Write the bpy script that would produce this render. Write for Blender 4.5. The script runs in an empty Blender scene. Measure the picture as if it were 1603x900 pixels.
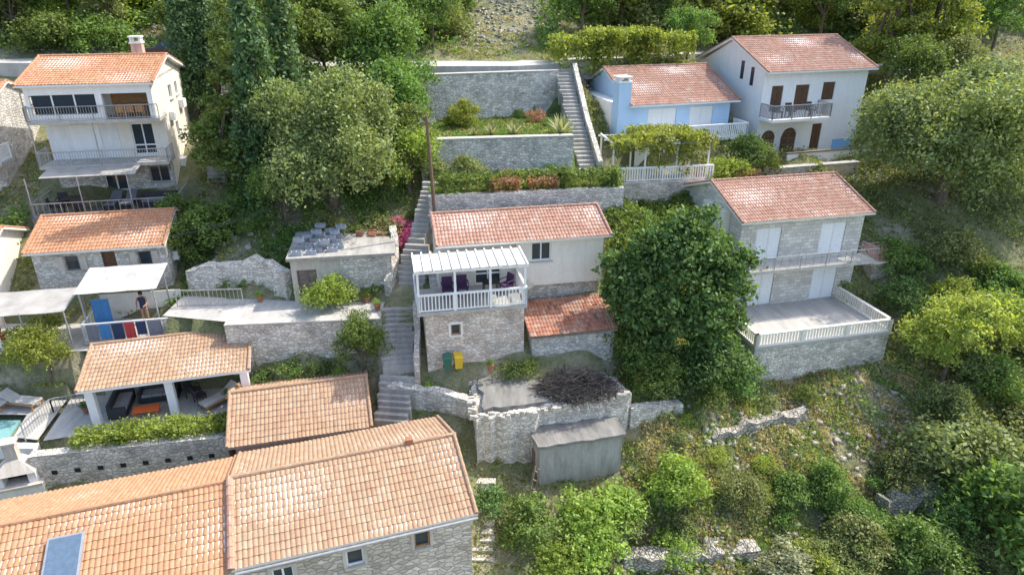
import bpy, math, random
import numpy as np
from mathutils import Vector, Matrix
random.seed(7); rng=np.random.default_rng(7)
S=bpy.context.scene; COL=S.collection
R=math.radians
# ------------------------------------------------------------------ materials
class G:
    def __init__(s,name):
        s.m=bpy.data.materials.new(name); s.m.use_nodes=True; s.t=s.m.node_tree; s.t.nodes.clear()
        s.o=s.t.nodes.new('ShaderNodeOutputMaterial')
    def n(s,ty,ins=None,**pr):
        nd=s.t.nodes.new('ShaderNode'+ty)
        for k,v in pr.items(): setattr(nd,k,v)
        for k,v in (ins or {}).items():
            sk=nd.inputs[k]
            if isinstance(v,bpy.types.NodeSocket): s.t.links.new(v,sk)
            else: sk.default_value=v
        return nd
    def uv(s): return s.n('TexCoord').outputs['UV']
    def ob(s): return s.n('TexCoord').outputs['Object']
    def noise(s,vec,scale,detail=4,rough=.6): return s.n('TexNoise',{'Vector':vec,'Scale':scale,'Detail':detail,'Roughness':rough}).outputs[0]
    def ramp(s,fac,st,interp='LINEAR'):
        nd=s.n('ValToRGB',{'Fac':fac}); cr=nd.color_ramp; cr.interpolation=interp
        while len(cr.elements)<len(st): cr.elements.new(.5)
        for e,(p,c) in zip(cr.elements,st):
            e.position=p; e.color=(c,c,c,1) if isinstance(c,(int,float)) else (*c,1)
        return nd.outputs[0]
    def mix(s,f,a,b,blend='MIX'):
        nd=s.n('Mix',data_type='RGBA',blend_type=blend)
        for i,v in ((0,f),(6,a),(7,b)):
            if isinstance(v,bpy.types.NodeSocket): s.t.links.new(v,nd.inputs[i])
            else: nd.inputs[i].default_value=v if i==0 else (*v,1)
        return nd.outputs[2]
    def math(s,op,a,b=0):
        return s.n('Math',{0:a,1:b},operation=op).outputs[0]
    def fin(s,col,rough=.9,bump=None,bs=.5,bd=.03,**k):
        p=s.n('BsdfPrincipled',{'Roughness':rough,**k})
        if isinstance(col,bpy.types.NodeSocket): s.t.links.new(col,p.inputs['Base Color'])
        else: p.inputs['Base Color'].default_value=(*col,1)
        if bump is not None:
            b=s.n('Bump',{'Strength':bs,'Distance':bd,'Height':bump}); s.t.links.new(b.outputs[0],p.inputs['Normal'])
        s.t.links.new(p.outputs[0],s.o.inputs[0]); return s.m
def stone(name,cols,mortar,sx=4.2,sy=6.2,edge=.07,bs=.8):
    g=G(name); uv=g.uv()
    nz=g.n('TexNoise',{'Vector':uv,'Scale':3.5,'Detail':4}).outputs[1]
    v=g.n('VectorMath',{0:nz,1:(.20,.16,.18)},operation='MULTIPLY').outputs[0]
    v=g.n('VectorMath',{0:uv,1:v},operation='ADD').outputs[0]
    v=g.n('Mapping',{'Vector':v,'Scale':(sx,sy,1)}).outputs[0]
    vo=g.n('TexVoronoi',{'Vector':v,'Scale':1,'Randomness':1},voronoi_dimensions='2D')
    ve=g.n('TexVoronoi',{'Vector':v,'Scale':1,'Randomness':1},voronoi_dimensions='2D',feature='DISTANCE_TO_EDGE')
    r=g.n('SeparateColor',{0:vo.outputs['Color']}).outputs[0]
    c=g.ramp(r,[(i/(len(cols)-1),x) for i,x in enumerate(cols)])
    c=g.mix(g.ramp(ve.outputs[0],[(0,.8),(edge,0)]),c,mortar)
    st=g.ramp(g.noise(uv,.7,5),[(.35,.8),(.65,1.15)])
    c=g.mix(1,c,st,'MULTIPLY')
    f=g.ramp(g.noise(uv,14,3),[(.3,.85),(.7,1.12)]); c=g.mix(1,c,f,'MULTIPLY')
    h=g.ramp(ve.outputs[0],[(0,0),(.18,1)])
    return g.fin(c,.95,g.math('ADD',h,g.math('MULTIPLY',g.noise(uv,9,4),.8)),bs,.05)
def brick(name,c1,c2,mortar,w=.42,h=.19):
    g=G(name); uv=g.uv()
    b=g.n('TexBrick',{'Vector':uv,'Color1':(*c1,1),'Color2':(*c2,1),'Mortar':(*mortar,1),'Scale':1,'Mortar Size':.015,'Mortar Smooth':.3,'Brick Width':w,'Row Height':h,'Bias':0})
    c=g.mix(1,b.outputs[0],g.ramp(g.noise(uv,1.1,5),[(.3,.85),(.7,1.1)]),'MULTIPLY')
    c=g.mix(1,c,g.ramp(g.noise(uv,12,3),[(.3,.87),(.7,1.12)]),'MULTIPLY')
    return g.fin(c,.9,b.outputs[1],-.6,.02)
def plaster(name,c,dirt=.75,rough=.9,sc=.8):
    g=G(name); uv=g.uv()
    v=g.n('Mapping',{'Vector':uv,'Scale':(2.2,.5,1)}).outputs[0]
    k=g.mix(1,c,g.ramp(g.noise(v,sc*1.5,6,.7),[(.35,dirt),(.62,1.0)]),'MULTIPLY')
    k=g.mix(1,k,g.ramp(g.noise(uv,9,4),[(.3,.93),(.7,1.03)]),'MULTIPLY')
    return g.fin(k,rough,g.noise(uv,25,3),.15,.01)
TW,TL=.165,.30
def tilemat(name,cols,lich=(.30,.25,.19),lf=.5,tw=TW,tl=TL):
    g=G(name); uv=g.uv()
    v=g.n('VectorMath',{0:uv,1:(1/tw,1/tl,1)},operation='MULTIPLY').outputs[0]
    fl=g.n('VectorMath',{0:v},operation='FLOOR').outputs[0]
    wn=g.n('TexWhiteNoise',{'Vector':fl},noise_dimensions='2D').outputs[0]
    c=g.ramp(wn,[(i/(len(cols)-1),x) for i,x in enumerate(cols)])
    n1=g.noise(uv,.8,6,.7)
    c=g.mix(g.ramp(n1,[(.5,0),(.72,lf)]),c,lich)
    c=g.mix(1,c,g.ramp(g.noise(uv,11,4),[(.3,.85),(.7,1.1)]),'MULTIPLY')
    return g.fin(c,.9,g.noise(uv,30,2),.3,.01)
def plain(name,c,rough=.6,var=.85,sc=6,**k):
    g=G(name); o=g.ob()
    return g.fin(g.mix(1,c,g.ramp(g.noise(o,sc,4),[(.3,var),(.7,1.05)]),'MULTIPLY'),rough,**k)
LB=1.85
def leafmat(name,dark,light,tr=.35,hue=.02,k=None):
    k=k or LB
    dark=tuple(min(.8,x*k) for x in dark); light=tuple(min(.85,x*k) for x in light)
    g=G(name); ri=g.n('NewGeometry').outputs['Random Per Island']; oi=g.n('ObjectInfo').outputs['Random']
    c=g.ramp(ri,[(0,dark),(.55,tuple((a+b)/2 for a,b in zip(dark,light))),(1,light)])
    big=g.noise(g.ob(),.9,3); c=g.mix(1,c,g.ramp(big,[(.3,.78),(.7,1.28)]),'MULTIPLY')
    c=g.n('HueSaturation',{'Hue':g.math('ADD',g.math('MULTIPLY',oi,hue*2),.495-hue),'Saturation':.95,'Value':g.math('ADD',g.math('MULTIPLY',oi,.4),.85),'Color':c}).outputs[0]
    d=g.n('BsdfPrincipled',{'Base Color':c,'Roughness':.55,'Specular IOR Level':.25})
    t=g.n('BsdfTranslucent',{'Color':g.mix(1,c,(1.6,1.5,.6),'MULTIPLY')})
    m=g.n('MixShader',{0:tr,1:d.outputs[0],2:t.outputs[0]}); g.t.links.new(m.outputs[0],g.o.inputs[0]); return g.m
M={}
M['rubble']=stone('rubble_stone',[(.48,.44,.375),(.70,.655,.57),(.82,.78,.69),(.58,.53,.455)],(.42,.375,.315))
M['garden']=stone('garden_wall_stone',[(.48,.455,.41),(.67,.635,.575),(.82,.785,.71)],(.44,.41,.36))
M['warm']=stone('warm_stone',[(.58,.47,.39),(.74,.63,.52),(.84,.77,.68),(.66,.52,.43)],(.54,.47,.40))
M['old']=stone('old_house_stone',[(.48,.41,.335),(.68,.60,.49),(.80,.72,.61)],(.38,.32,.27),3.2,6.2)
M['dry']=stone('dry_stone',[(.36,.33,.28),(.50,.465,.40),(.62,.58,.51)],(.20,.17,.13),4.0,6.2,.1,1.2)
M['ashlar']=brick('ashlar_stone',(.76,.73,.66),(.55,.525,.475),(.44,.415,.375),.40,.20)
M['white']=plaster('white_plaster',(.90,.90,.89),.85)
M['whiteclean']=plaster('white_paint',(.92,.92,.91),.93,.6)
M['blue']=plaster('pale_blue_plaster',(.52,.71,.92),.92)
M['cream']=plaster('cream_plaster',(.90,.85,.76),.9)
M['beige']=plaster('beige_plaster',(.64,.58,.50),.68)
M['pink']=plaster('pinkish_plaster',(.66,.47,.39),.65)
M['concrete']=plaster('concrete',(.46,.44,.40),.6,.95,.6)
M['conclight']=plaster('pale_concrete',(.54,.52,.475),.72,.95,.6)
M['concdark']=plaster('weathered_concrete',(.29,.28,.255),.5,.95,.5)
M['tile']=tilemat('clay_tiles_orange',[(.41,.215,.115),(.465,.25,.135),(.49,.275,.15),(.43,.23,.12),(.48,.29,.17)],(.31,.23,.15),.45)
M['tileold']=tilemat('clay_tiles_aged',[(.36,.22,.135),(.42,.265,.165),(.45,.30,.19),(.385,.24,.145),(.46,.33,.225)],(.27,.215,.15),.6)
M['tilered']=tilemat('clay_tiles_red',[(.33,.175,.125),(.40,.22,.155),(.44,.26,.19),(.36,.19,.135),(.46,.32,.25)],(.26,.20,.16),.5)
M['tilebright']=tilemat('clay_tiles_bright',[(.42,.20,.105),(.48,.24,.13),(.51,.28,.16),(.44,.21,.11)],(.33,.24,.16),.35)
M['tilerust']=tilemat('clay_tiles_rusty',[(.26,.11,.07),(.40,.17,.10),(.46,.22,.14),(.32,.14,.10),(.45,.31,.23)],(.30,.26,.22),.8)
M['wood']=plain('brown_wood',(.16,.08,.04),.7,.6)
M['woodpole']=plain('pole_wood',(.20,.13,.09),.8,.6)
M['woodgrey']=plain('weathered_wood',(.26,.21,.17),.9,.6)
M['woodgold']=plain('golden_wood',(.50,.26,.10),.6,.7)
M['glass']=plain('window_glass',(.04,.055,.07),.06,.9)
M['dark']=plain('dark_interior',(.02,.02,.02),.9)
M['metal']=plain('grey_metal',(.45,.45,.46),.4,.8,Metallic=.4)
M['blackmetal']=plain('black_metal',(.03,.03,.035),.5,.8)
M['wicker']=plain('dark_wicker',(.05,.05,.055),.8,.6,40)
M['cushion']=plain('grey_cushion',(.34,.34,.35),.95,.85)
M['canvas']=plain('grey_canvas',(.44,.42,.385),.95,.7,1.5)
M['canvaslight']=plain('pale_canvas',(.55,.53,.49),.95,.75,1.5)
M['orange']=plain('orange_plastic',(.85,.16,.04),.5)
M['yellow']=plain('yellow_plastic',(.70,.46,.03),.45)
M['green']=plain('green_plastic',(.03,.14,.09),.45)
M['navy']=plain('navy_cloth',(.03,.045,.10),.95); M['teal']=plain('blue_cloth',(.06,.20,.42),.95); M['redc']=plain('red_cloth',(.45,.05,.05),.95)
M['greyc']=plain('grey_cloth',(.18,.19,.22),.95); M['purple']=plain('purple_cloth',(.10,.05,.13),.95); M['sky']=plain('light_blue_cloth',(.20,.42,.80),.9)
M['skin']=plain('skin',(.45,.25,.17),.6); M['hair']=plain('dark_hair',(.03,.02,.015),.8)
M['bark']=plain('bark',(.20,.15,.11),.95,.5,8); M['barkgrey']=plain('grey_bark',(.30,.26,.22),.95,.5,8)
M['water']=plain('pool_water',(.24,.46,.44),.05,.95)
M['solar']=plain('solar_panel_glass',(.12,.18,.25),.12,.8)
M['block']=plain('grey_blocks',(.38,.41,.45),.95,.7,5)
M['terracotta']=plain('terracotta',(.40,.18,.10),.9,.7)
M['rock']=plain('loose_rock',(.47,.435,.37),.95,.55,3)
M['rockwall']=plain('wall_top_rock',(.62,.58,.50),.95,.6,3)
M['twig']=plain('dry_twigs',(.09,.078,.07),.95,.5,5)
M['car']=plain('dark_car_paint',(.04,.05,.06),.2,.95); M['rubber']=plain('rubber',(.02,.02,.02),.8)
M['lgreen']=leafmat('leaves_green',(.035,.068,.016),(.125,.19,.042))
M['ldark']=leafmat('leaves_dark',(.026,.055,.017),(.095,.15,.04),.32)
M['lcyp']=leafmat('needles_dark',(.030,.058,.026),(.09,.14,.055),.3)
M['lolive']=leafmat('leaves_olive',(.052,.072,.026),(.175,.20,.072),.33)
M['lgrey']=leafmat('leaves_grey_green',(.10,.115,.065),(.22,.23,.14),.3)
M['llime']=leafmat('leaves_lime',(.065,.105,.018),(.20,.25,.045),.42)
M['lyellow']=leafmat('leaves_yellow_green',(.09,.12,.025),(.24,.26,.055),.42)
M['lbrown']=leafmat('leaves_brown',(.12,.07,.035),(.24,.15,.08),.3)
M['lpink']=leafmat('flowers_pink',(.36,.04,.13),(.42,.12,.24),.3)
M['lred']=leafmat('leaves_reddish',(.15,.07,.05),(.24,.15,.09),.3)
M['grass']=leafmat('grass_blades',(.055,.085,.02),(.165,.205,.055),.35)
M['lawn']=leafmat('lawn_blades',(.04,.08,.018),(.125,.20,.045),.35)
M['drygrass']=leafmat('dry_grass_blades',(.14,.125,.06),(.31,.28,.14),.35)
# ------------------------------------------------------------------ builder
class B:
    def __init__(s): s.v=[]; s.f=[]; s.uv=[]; s.sm=[]
    def poly(s,pts,uv=None):
        i=len(s.v); s.v+= [tuple(p) for p in pts]; s.f.append(tuple(range(i,i+len(pts)))); s.uv.append(uv); return s
    def hexa(s,p):
        i=len(s.v); s.v+=[tuple(q) for q in p]
        for f in ((3,2,1,0),(4,5,6,7),(0,1,5,4),(1,2,6,5),(2,3,7,6),(3,0,4,7)): s.f.append(tuple(i+k for k in f)); s.uv.append(None)
        return s
    def box(s,x0,x1,y0,y1,z0,z1):
        return s.hexa([(x0,y0,z0),(x1,y0,z0),(x1,y1,z0),(x0,y1,z0),(x0,y0,z1),(x1,y0,z1),(x1,y1,z1),(x0,y1,z1)])
    def beam(s,a,b,w,h=None):
        a=Vector(a);b=Vector(b);d=(b-a).normalized(); h=h or w
        up=Vector((0,0,1)) if abs(d.z)<.95 else Vector((0,1,0))
        x=d.cross(up).normalized()*w/2; y=x.cross(d).normalized()*h/2
        return s.hexa([a-x-y,a+x-y,b+x-y,b-x-y,a-x+y,a+x+y,b+x+y,b-x+y])
    def cyl(s,a,b,r0,r1=None,n=10,cap=True):
        a=Vector(a);b=Vector(b);d=(b-a).normalized(); r1=r0 if r1 is None else r1
        up=Vector((0,0,1)) if abs(d.z)<.95 else Vector((1,0,0))
        x=d.cross(up).normalized(); y=d.cross(x)
        i=len(s.v)
        for c,r in((a,r0),(b,r1)):
            for k in range(n):
                t=2*math.pi*k/n; s.v.append(tuple(c+x*math.cos(t)*r+y*math.sin(t)*r))
        for k in range(n):
            k2=(k+1)%n; s.f.append((i+k,i+k2,i+n+k2,i+n+k)); s.uv.append(None)
        if cap:
            s.f.append(tuple(i+k for k in range(n))[::-1]); s.uv.append(None)
            s.f.append(tuple(i+n+k for k in range(n))); s.uv.append(None)
        return s
    def slope(s,x0,x1,y0,y1,z0,z1,t):
        return s.hexa([(x0,y0,z0),(x1,y0,z0),(x1,y1,z1),(x0,y1,z1),(x0,y0,z0+t),(x1,y0,z0+t),(x1,y1,z1+t),(x0,y1,z1+t)])
    def tiles(s,p00,p10,p01,tw=TW,tl=TL,amp=.035):
        p00,p10,p01=map(Vector,(p00,p10,p01)); U=p10-p00;V=p01-p00;L=U.length;H=V.length
        u=U/L;v=V/H;n=u.cross(v); nc=max(2,round(L/tw)); nr=max(2,round(H/tl)); cw=L/nc; rh=H/nr
        prof=[0,.75,1,.75]; us=[];hs=[];col=[]
        for c in range(nc):
            for k in range(4): us.append((c+k/4)*cw); hs.append(prof[k]*amp); col.append(c)
        us.append(L); hs.append(0); col.append(nc)
        rows=[]
        for r in range(nr): rows+=[(r*rh,.024,r),( (r+1)*rh,.0,r)]
        i0=len(s.v); Wd=len(us)
        sag=[random.uniform(-.012,.012) for _ in range(nc+2)]
        for (vv,lift,r) in rows:
            jit=[random.uniform(-.006,.006) for _ in range(nc+2)]
            wav=.018*math.sin(vv*1.3+L)
            for uu,hh,c in zip(us,hs,col):
                s.v.append(tuple(p00+u*uu+v*(vv+sag[c]*(0 if vv<.01 or vv>H-.01 else 1))+n*(hh+lift+jit[c]+wav*math.sin(uu*.9))))
        for j in range(len(rows)-1):
            r=rows[j][2]
            for k in range(Wd-1):
                a=i0+j*Wd+k; s.f.append((a,a+1,a+Wd+1,a+Wd))
                k4=(k%4)
                u0=(k//4+.1+.2*k4)*tw; u1=u0+.19*tw; v0=(r+.1)*tl; v1=(r+.9)*tl
                if j%2: v0=v1-.01
                s.uv.append([(u0,v0),(u1,v0),(u1,v1),(u0,v1)])
        return s
    def ridge(s,a,b,r=.085,st=.36):
        a=Vector(a);b=Vector(b);L=(b-a).length;n=max(1,round(L/st));d=(b-a)/n
        for k in range(n): s.cyl(a+d*k,a+d*(k+1.08),r*random.uniform(.95,1.08),r*.85,8)
        return s
    def obj(s,name,mat,parent=None,label=None,smooth=False,loc=None):
        me=bpy.data.meshes.new(name); me.from_pydata(s.v,[],s.f); me.update()
        uvl=me.uv_layers.new(name='UVMap').data
        vs=s.v
        for p,uv in zip(me.polygons,s.uv):
            if uv is None:
                n=p.normal
                t=Vector((-n.y,n.x,0)) if abs(n.z)<.99 else Vector((1,0,0))
                t.normalize(); b=n.cross(t)
                for li,vi in zip(p.loop_indices,p.vertices):
                    q=Vector(vs[vi]); uvl[li].uv=(q.dot(t),q.dot(b))
            else:
                for li,w in zip(p.loop_indices,uv): uvl[li].uv=w
        if smooth: me.shade_smooth()
        me.materials.append(M[mat] if isinstance(mat,str) else mat)
        o=bpy.data.objects.new(name,me); COL.objects.link(o)
        if parent: o.parent=parent
        if loc: o.location=loc
        if label: o['label']=label
        return o
def thing(name,label,cat,loc=(0,0,0),rot=0,group=None):
    o=bpy.data.objects.new(name,None); o.empty_display_size=.3; o.location=loc; o.rotation_euler=(0,0,R(rot)); COL.objects.link(o)
    o['label']=label; o['category']=cat
    if group: o['group']=group
    return o
def tag(o,label,cat,group=None):
    o['label']=label;o['category']=cat
    if group:o['group']=group
    return o
# ------------------------------------------------------------------ terrain
CP=np.array([(0,15,1),(-1,20.5,3.0),(0,23.3,3.8),(-3,22.5,4.3),(-8,15,2.5),(-16,12,2),(-1.9,26,5.5),(-4,26.3,5.6),(-5.4,26.6,5.8),
(-3,28,7.5),(-5,28,7.6),(0,28.5,7.7),(-5.8,30.5,9.5),(-10,30.5,9.3),(-14,30.5,9.3),(-12,33.6,10.6),(-15,33,10.4),(-8,31.5,9.7),(-8,36.5,11.8),(-14,35.5,11.6),(-10,36,12),(-6,35,11.3),
(-13,38,12.5),(-10,42,13.5),(-8,46,15.8),(-12,48,17.8),(-27,37,12.2),(-20,39,12.2),(-17,38,12.3),(-17,42,13.5),(-16,47,17.5),(-24,46,15),
(-12,28.2,7.0),(-8,28.5,7.1),(-19,25.5,5.95),(-13,28,5.95),(-22,25,5.6),(-25,27,5.9),(-22,29.5,7.6),(-24,31,8.2),(-24,32.3,9.4),(-17.5,34,9.5),
(-17,22.9,4.0),(-13,23.2,4.2),(-21,22.3,4.0),(-10,23.5,4.8),(-7,25,5),(-6,23,4.6),(1,23.2,3.3),(5,24.0,3.4),(3,21,2.4),(6.6,26.0,4.6),
(12,27,4.1),(20,28,3.8),(28,30,4.2),(6,22,1.8),(12,22,1.2),(18,22,.6),(26,24,1),(10,15,-1.5),(20,15,-2),(35,35,6),(7.5,24.5,3.4),(9,28.0,5.5),
(6,29,6.6),(8,31,7.6),(3,31,9.3),(8,33,9.6),(6,35.5,12),(10,35,9.2),(11,38.5,11),(9,39.2,11),(12,29.8,5.1),(13.6,30.0,5.1),(15.5,30.6,5.3),(17.5,31.2,5.5),(19.4,31.8,5.7),(20.6,33,6.1),(11,30.6,5.8),
(14,43,12.8),(18,44,12.2),(24,46,12.4),(12,39.5,11.6),(20,41,11.5),(25,38,9.8),(22.5,34.5,7.6),(26,40.5,11.4),(30,42,12.2),(35,50,15.5),(40,38,9),(45,50,14.5),
(-40,51,18.8),(-25,51.5,18.7),(-12,51,18.6),(0,51,18.6),(8,54,18.6),(18,59,18.5),(30,58,17.5),(38,53,16.5),(45,46,14.8),
(-40,60,20.6),(-20,60,20.6),(0,60,20.8),(10,62,20.5),(0,75,25),(-40,75,25),(40,70,22.5),(40,90,31),(20,66,20.5),(-35,30,8),(-35,40,13),(-30,20,4),(-40,46,17),(-30,52.5,18.9)],float)
def trend(Y): return np.interp(Y,[-100,0,15,25,30,40,50,60,75,100,140,600],[-14,-5,1,4.5,8,13,18.3,20.8,25,36,58,240])
CR=CP[:,2]-trend(CP[:,1])
PADS=[([(-4.2,34.9),(6.0,36.6),(4.4,40.6),(-5,39.5)],13.7),([(-5,39.5),(3.6,40.7),(3.2,48.3),(-5.4,46.2)],15.6),
([(5.8,40.2),(12.6,41.4),(12,45),(5,44)],13.0),([(6.8,44.6),(15.4,47.2),(13,55),(4.6,52)],14.4),([(16.2,45.7),(25.6,48.5),(23,56.5),(14,54)],13.0),
([(-13.4,28.75),(-6.3,29.45),(-6.3,31.2),(-17,32),(-17,29.5)],9.3),([(-20.4,24.2),(-12,26.6),(-12.8,28.7),(-21.2,28)],5.9),([(-29,24.6),(-20.4,24.4),(-21,27.6),(-29,27.6)],5.55),
([(-29,27.7),(-16.4,28.4),(-17,31.2),(-29,31.2)],8.1),([(12.4,31.2),(19.0,33.3),(18.6,41),(10.8,38.8)],7.0)]
def inpoly(X,Y,P):
    r=np.ones(X.shape,bool)
    for i in range(len(P)):
        a=P[i];b=P[(i+1)%len(P)]
        r&=((b[0]-a[0])*(Y-a[1])-(b[1]-a[1])*(X-a[0]))>=0
    return r
def hts(X,Y):
    X=np.asarray(X,float).ravel();Y=np.asarray(Y,float).ravel();Z=np.empty(X.shape)
    for i in range(0,len(X),20000):
        x=X[i:i+20000];y=Y[i:i+20000]
        w=1/((x[:,None]-CP[:,0])**2+(y[:,None]-CP[:,1])**2+.25)**2
        Z[i:i+20000]=trend(y)+(w*CR).sum(1)/(w.sum(1)+2e-4)
    Z+=.10*np.sin(1.7*X+.6*Y)*np.sin(1.3*Y-.5*X)+.06*np.sin(3.1*X+1)*np.sin(2.7*Y)
    far=np.clip((Y-60)/20,0,1); Z+=far*(1.2*np.sin(.31*X+.2*Y)+.7*np.sin(.7*X-.5*Y))
    for P,z in PADS: Z[inpoly(X,Y,P)]=z
    return Z
def hz(x,y): return float(hts([x],[y])[0])
def axis(a,b,st,lo,hi):
    c=list(np.arange(a,b,st)); s=st; x=b
    while x<hi: c.append(x); s*=1.25; x+=s
    c.append(hi); s=st; x=a-st; l=[]
    while x>lo: l.append(x); s*=1.25; x-=s
    l.append(lo); return np.array(l[::-1]+c)
ax=axis(-42,48,.33,-700,700); ay=axis(13,82,.33,-100,600)
XX,YY=np.meshgrid(ax,ay); ZZ=hts(XX,YY)
nx,ny=len(ax),len(ay)
V=np.stack([XX.ravel(),YY.ravel(),ZZ],1)
ii=np.arange(nx*ny).reshape(ny,nx); Fq=np.stack([ii[:-1,:-1],ii[:-1,1:],ii[1:,1:],ii[1:,:-1]],-1).reshape(-1,4)
def npmesh(name,V,F):
    me=bpy.data.meshes.new(name); me.vertices.add(len(V)); me.vertices.foreach_set('co',np.asarray(V,np.float32).ravel())
    k=F.shape[1]; me.loops.add(F.size); me.loops.foreach_set('vertex_index',F.astype(np.int32).ravel())
    me.polygons.add(len(F)); me.polygons.foreach_set('loop_start',np.arange(0,F.size,k,dtype=np.int32)); me.update(calc_edges=True); return me
gm=npmesh('ground',V,Fq); gm.shade_smooth()
Xf,Yf=XX.ravel(),YY.ravel()
grass=np.zeros(len(Xf))
for P in (PADS[0][0],PADS[1][0]): grass[inpoly(Xf,Yf,P)]=1
at=gm.attributes.new('grass','FLOAT','POINT'); at.data.foreach_set('value',grass.astype(np.float32))
g=G('ground_soil'); o=g.ob()
n1=g.noise(o,.35,6,.7); n2=g.noise(o,2.2,6,.7); n3=g.noise(o,9,4,.7)
c=g.ramp(n2,[(.28,(.17,.145,.085)),(.45,(.31,.275,.18)),(.6,(.42,.38,.27)),(.75,(.54,.50,.40))])
gr=g.ramp(n3,[(.3,(.07,.10,.03)),(.55,(.17,.19,.07)),(.75,(.31,.29,.14))])
c=g.mix(g.ramp(n1,[(.37,0),(.53,.85)]),c,gr)
ga=g.n('Attribute',attribute_name='grass').outputs['Fac']
c=g.mix(ga,c,g.ramp(n2,[(.3,(.07,.13,.025)),(.55,(.15,.24,.05)),(.8,(.28,.30,.12))]))
gm.materials.append(g.fin(c,.95,g.math('ADD',n3,g.math('MULTIPLY',n2,1.0)),.9,.12)); go=bpy.data.objects.new('ground',gm); COL.objects.link(go); go['kind']='structure'
def ribbon(name,pts,w,mat,lift=.10):
    P=[Vector(p) for p in pts]; fine=[]
    for a,b in zip(P,P[1:]):
        k=max(2,int((b-a).length/1.0))
        for j in range(k): fine.append(a.lerp(b,j/k))
    fine.append(P[-1]); b=B(); L=[]
    for i,p in enumerate(fine):
        d=(fine[min(i+1,len(fine)-1)]-fine[max(i-1,0)]); d.z=0; d.normalize(); n=Vector((-d.y,d.x,0))
        L.append((p-n*w/2+Vector((0,0,lift)),p+n*w/2+Vector((0,0,lift))))
    for (a,c),(a2,c2) in zip(L,L[1:]):
        b.poly([a,a2,c2,c]); dz=Vector((0,0,-1.2)); b.poly([a+dz,a2+dz,a2,a]); b.poly([c,c2,c2+dz,c+dz])
    o=b.obj(name,mat); o['kind']='structure'; return o
ribbon('road',[(-45,51,18.9),(-25,50.8,18.8),(-12,50.2,18.7),(0,50.4,18.7),(6,53.2,18.75),(14,58.5,18.75),(24,60,18.4),(32,58,17.6),(39,53,16.7),(46,45,15.3)],3.4,'conclight',.14)
# ------------------------------------------------------------------ wall helpers
class W:
    def __init__(s,o,d): s.o=o; l=math.hypot(*d); s.d=(d[0]/l,d[1]/l)
    def p(s,a,h,out=0): return (s.o[0]+s.d[0]*a+s.d[1]*out,s.o[1]+s.d[1]*a-s.d[0]*out,h)
    def box(s,b,a0,a1,h0,h1,o0,o1):
        return b.hexa([s.p(a0,h0,o1),s.p(a1,h0,o1),s.p(a1,h0,o0),s.p(a0,h0,o0),s.p(a0,h1,o1),s.p(a1,h1,o1),s.p(a1,h1,o0),s.p(a0,h1,o0)])
    def sheet(s,b,L,z0,z1,ops=()):
        xs=sorted({0,L,*[q for o in ops for q in o[:2]]}); zs=sorted({z0,z1,*[q for o in ops for q in o[2:4]]})
        for x0,x1 in zip(xs,xs[1:]):
            for h0,h1 in zip(zs,zs[1:]):
                mx,mz=(x0+x1)/2,(h0+h1)/2
                if any(o[0]<mx<o[1] and o[2]<mz<o[3] for o in ops): continue
                b.poly([s.p(x0,h0),s.p(x1,h0),s.p(x1,h1),s.p(x0,h1)])
        for a0,a1,h0,h1 in [o[:4] for o in ops]:
            r=-.2
            b.poly([s.p(a0,h0),s.p(a0,h1),s.p(a0,h1,r),s.p(a0,h0,r)]); b.poly([s.p(a1,h0),s.p(a1,h0,r),s.p(a1,h1,r),s.p(a1,h1)])
            b.poly([s.p(a0,h0),s.p(a0,h0,r),s.p(a1,h0,r),s.p(a1,h0)]); b.poly([s.p(a0,h1),s.p(a1,h1),s.p(a1,h1,r),s.p(a0,h1,r)])
            b.poly([s.p(a0,h0,r-.005),s.p(a1,h0,r-.005),s.p(a1,h1,r-.005),s.p(a0,h1,r-.005)])
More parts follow.
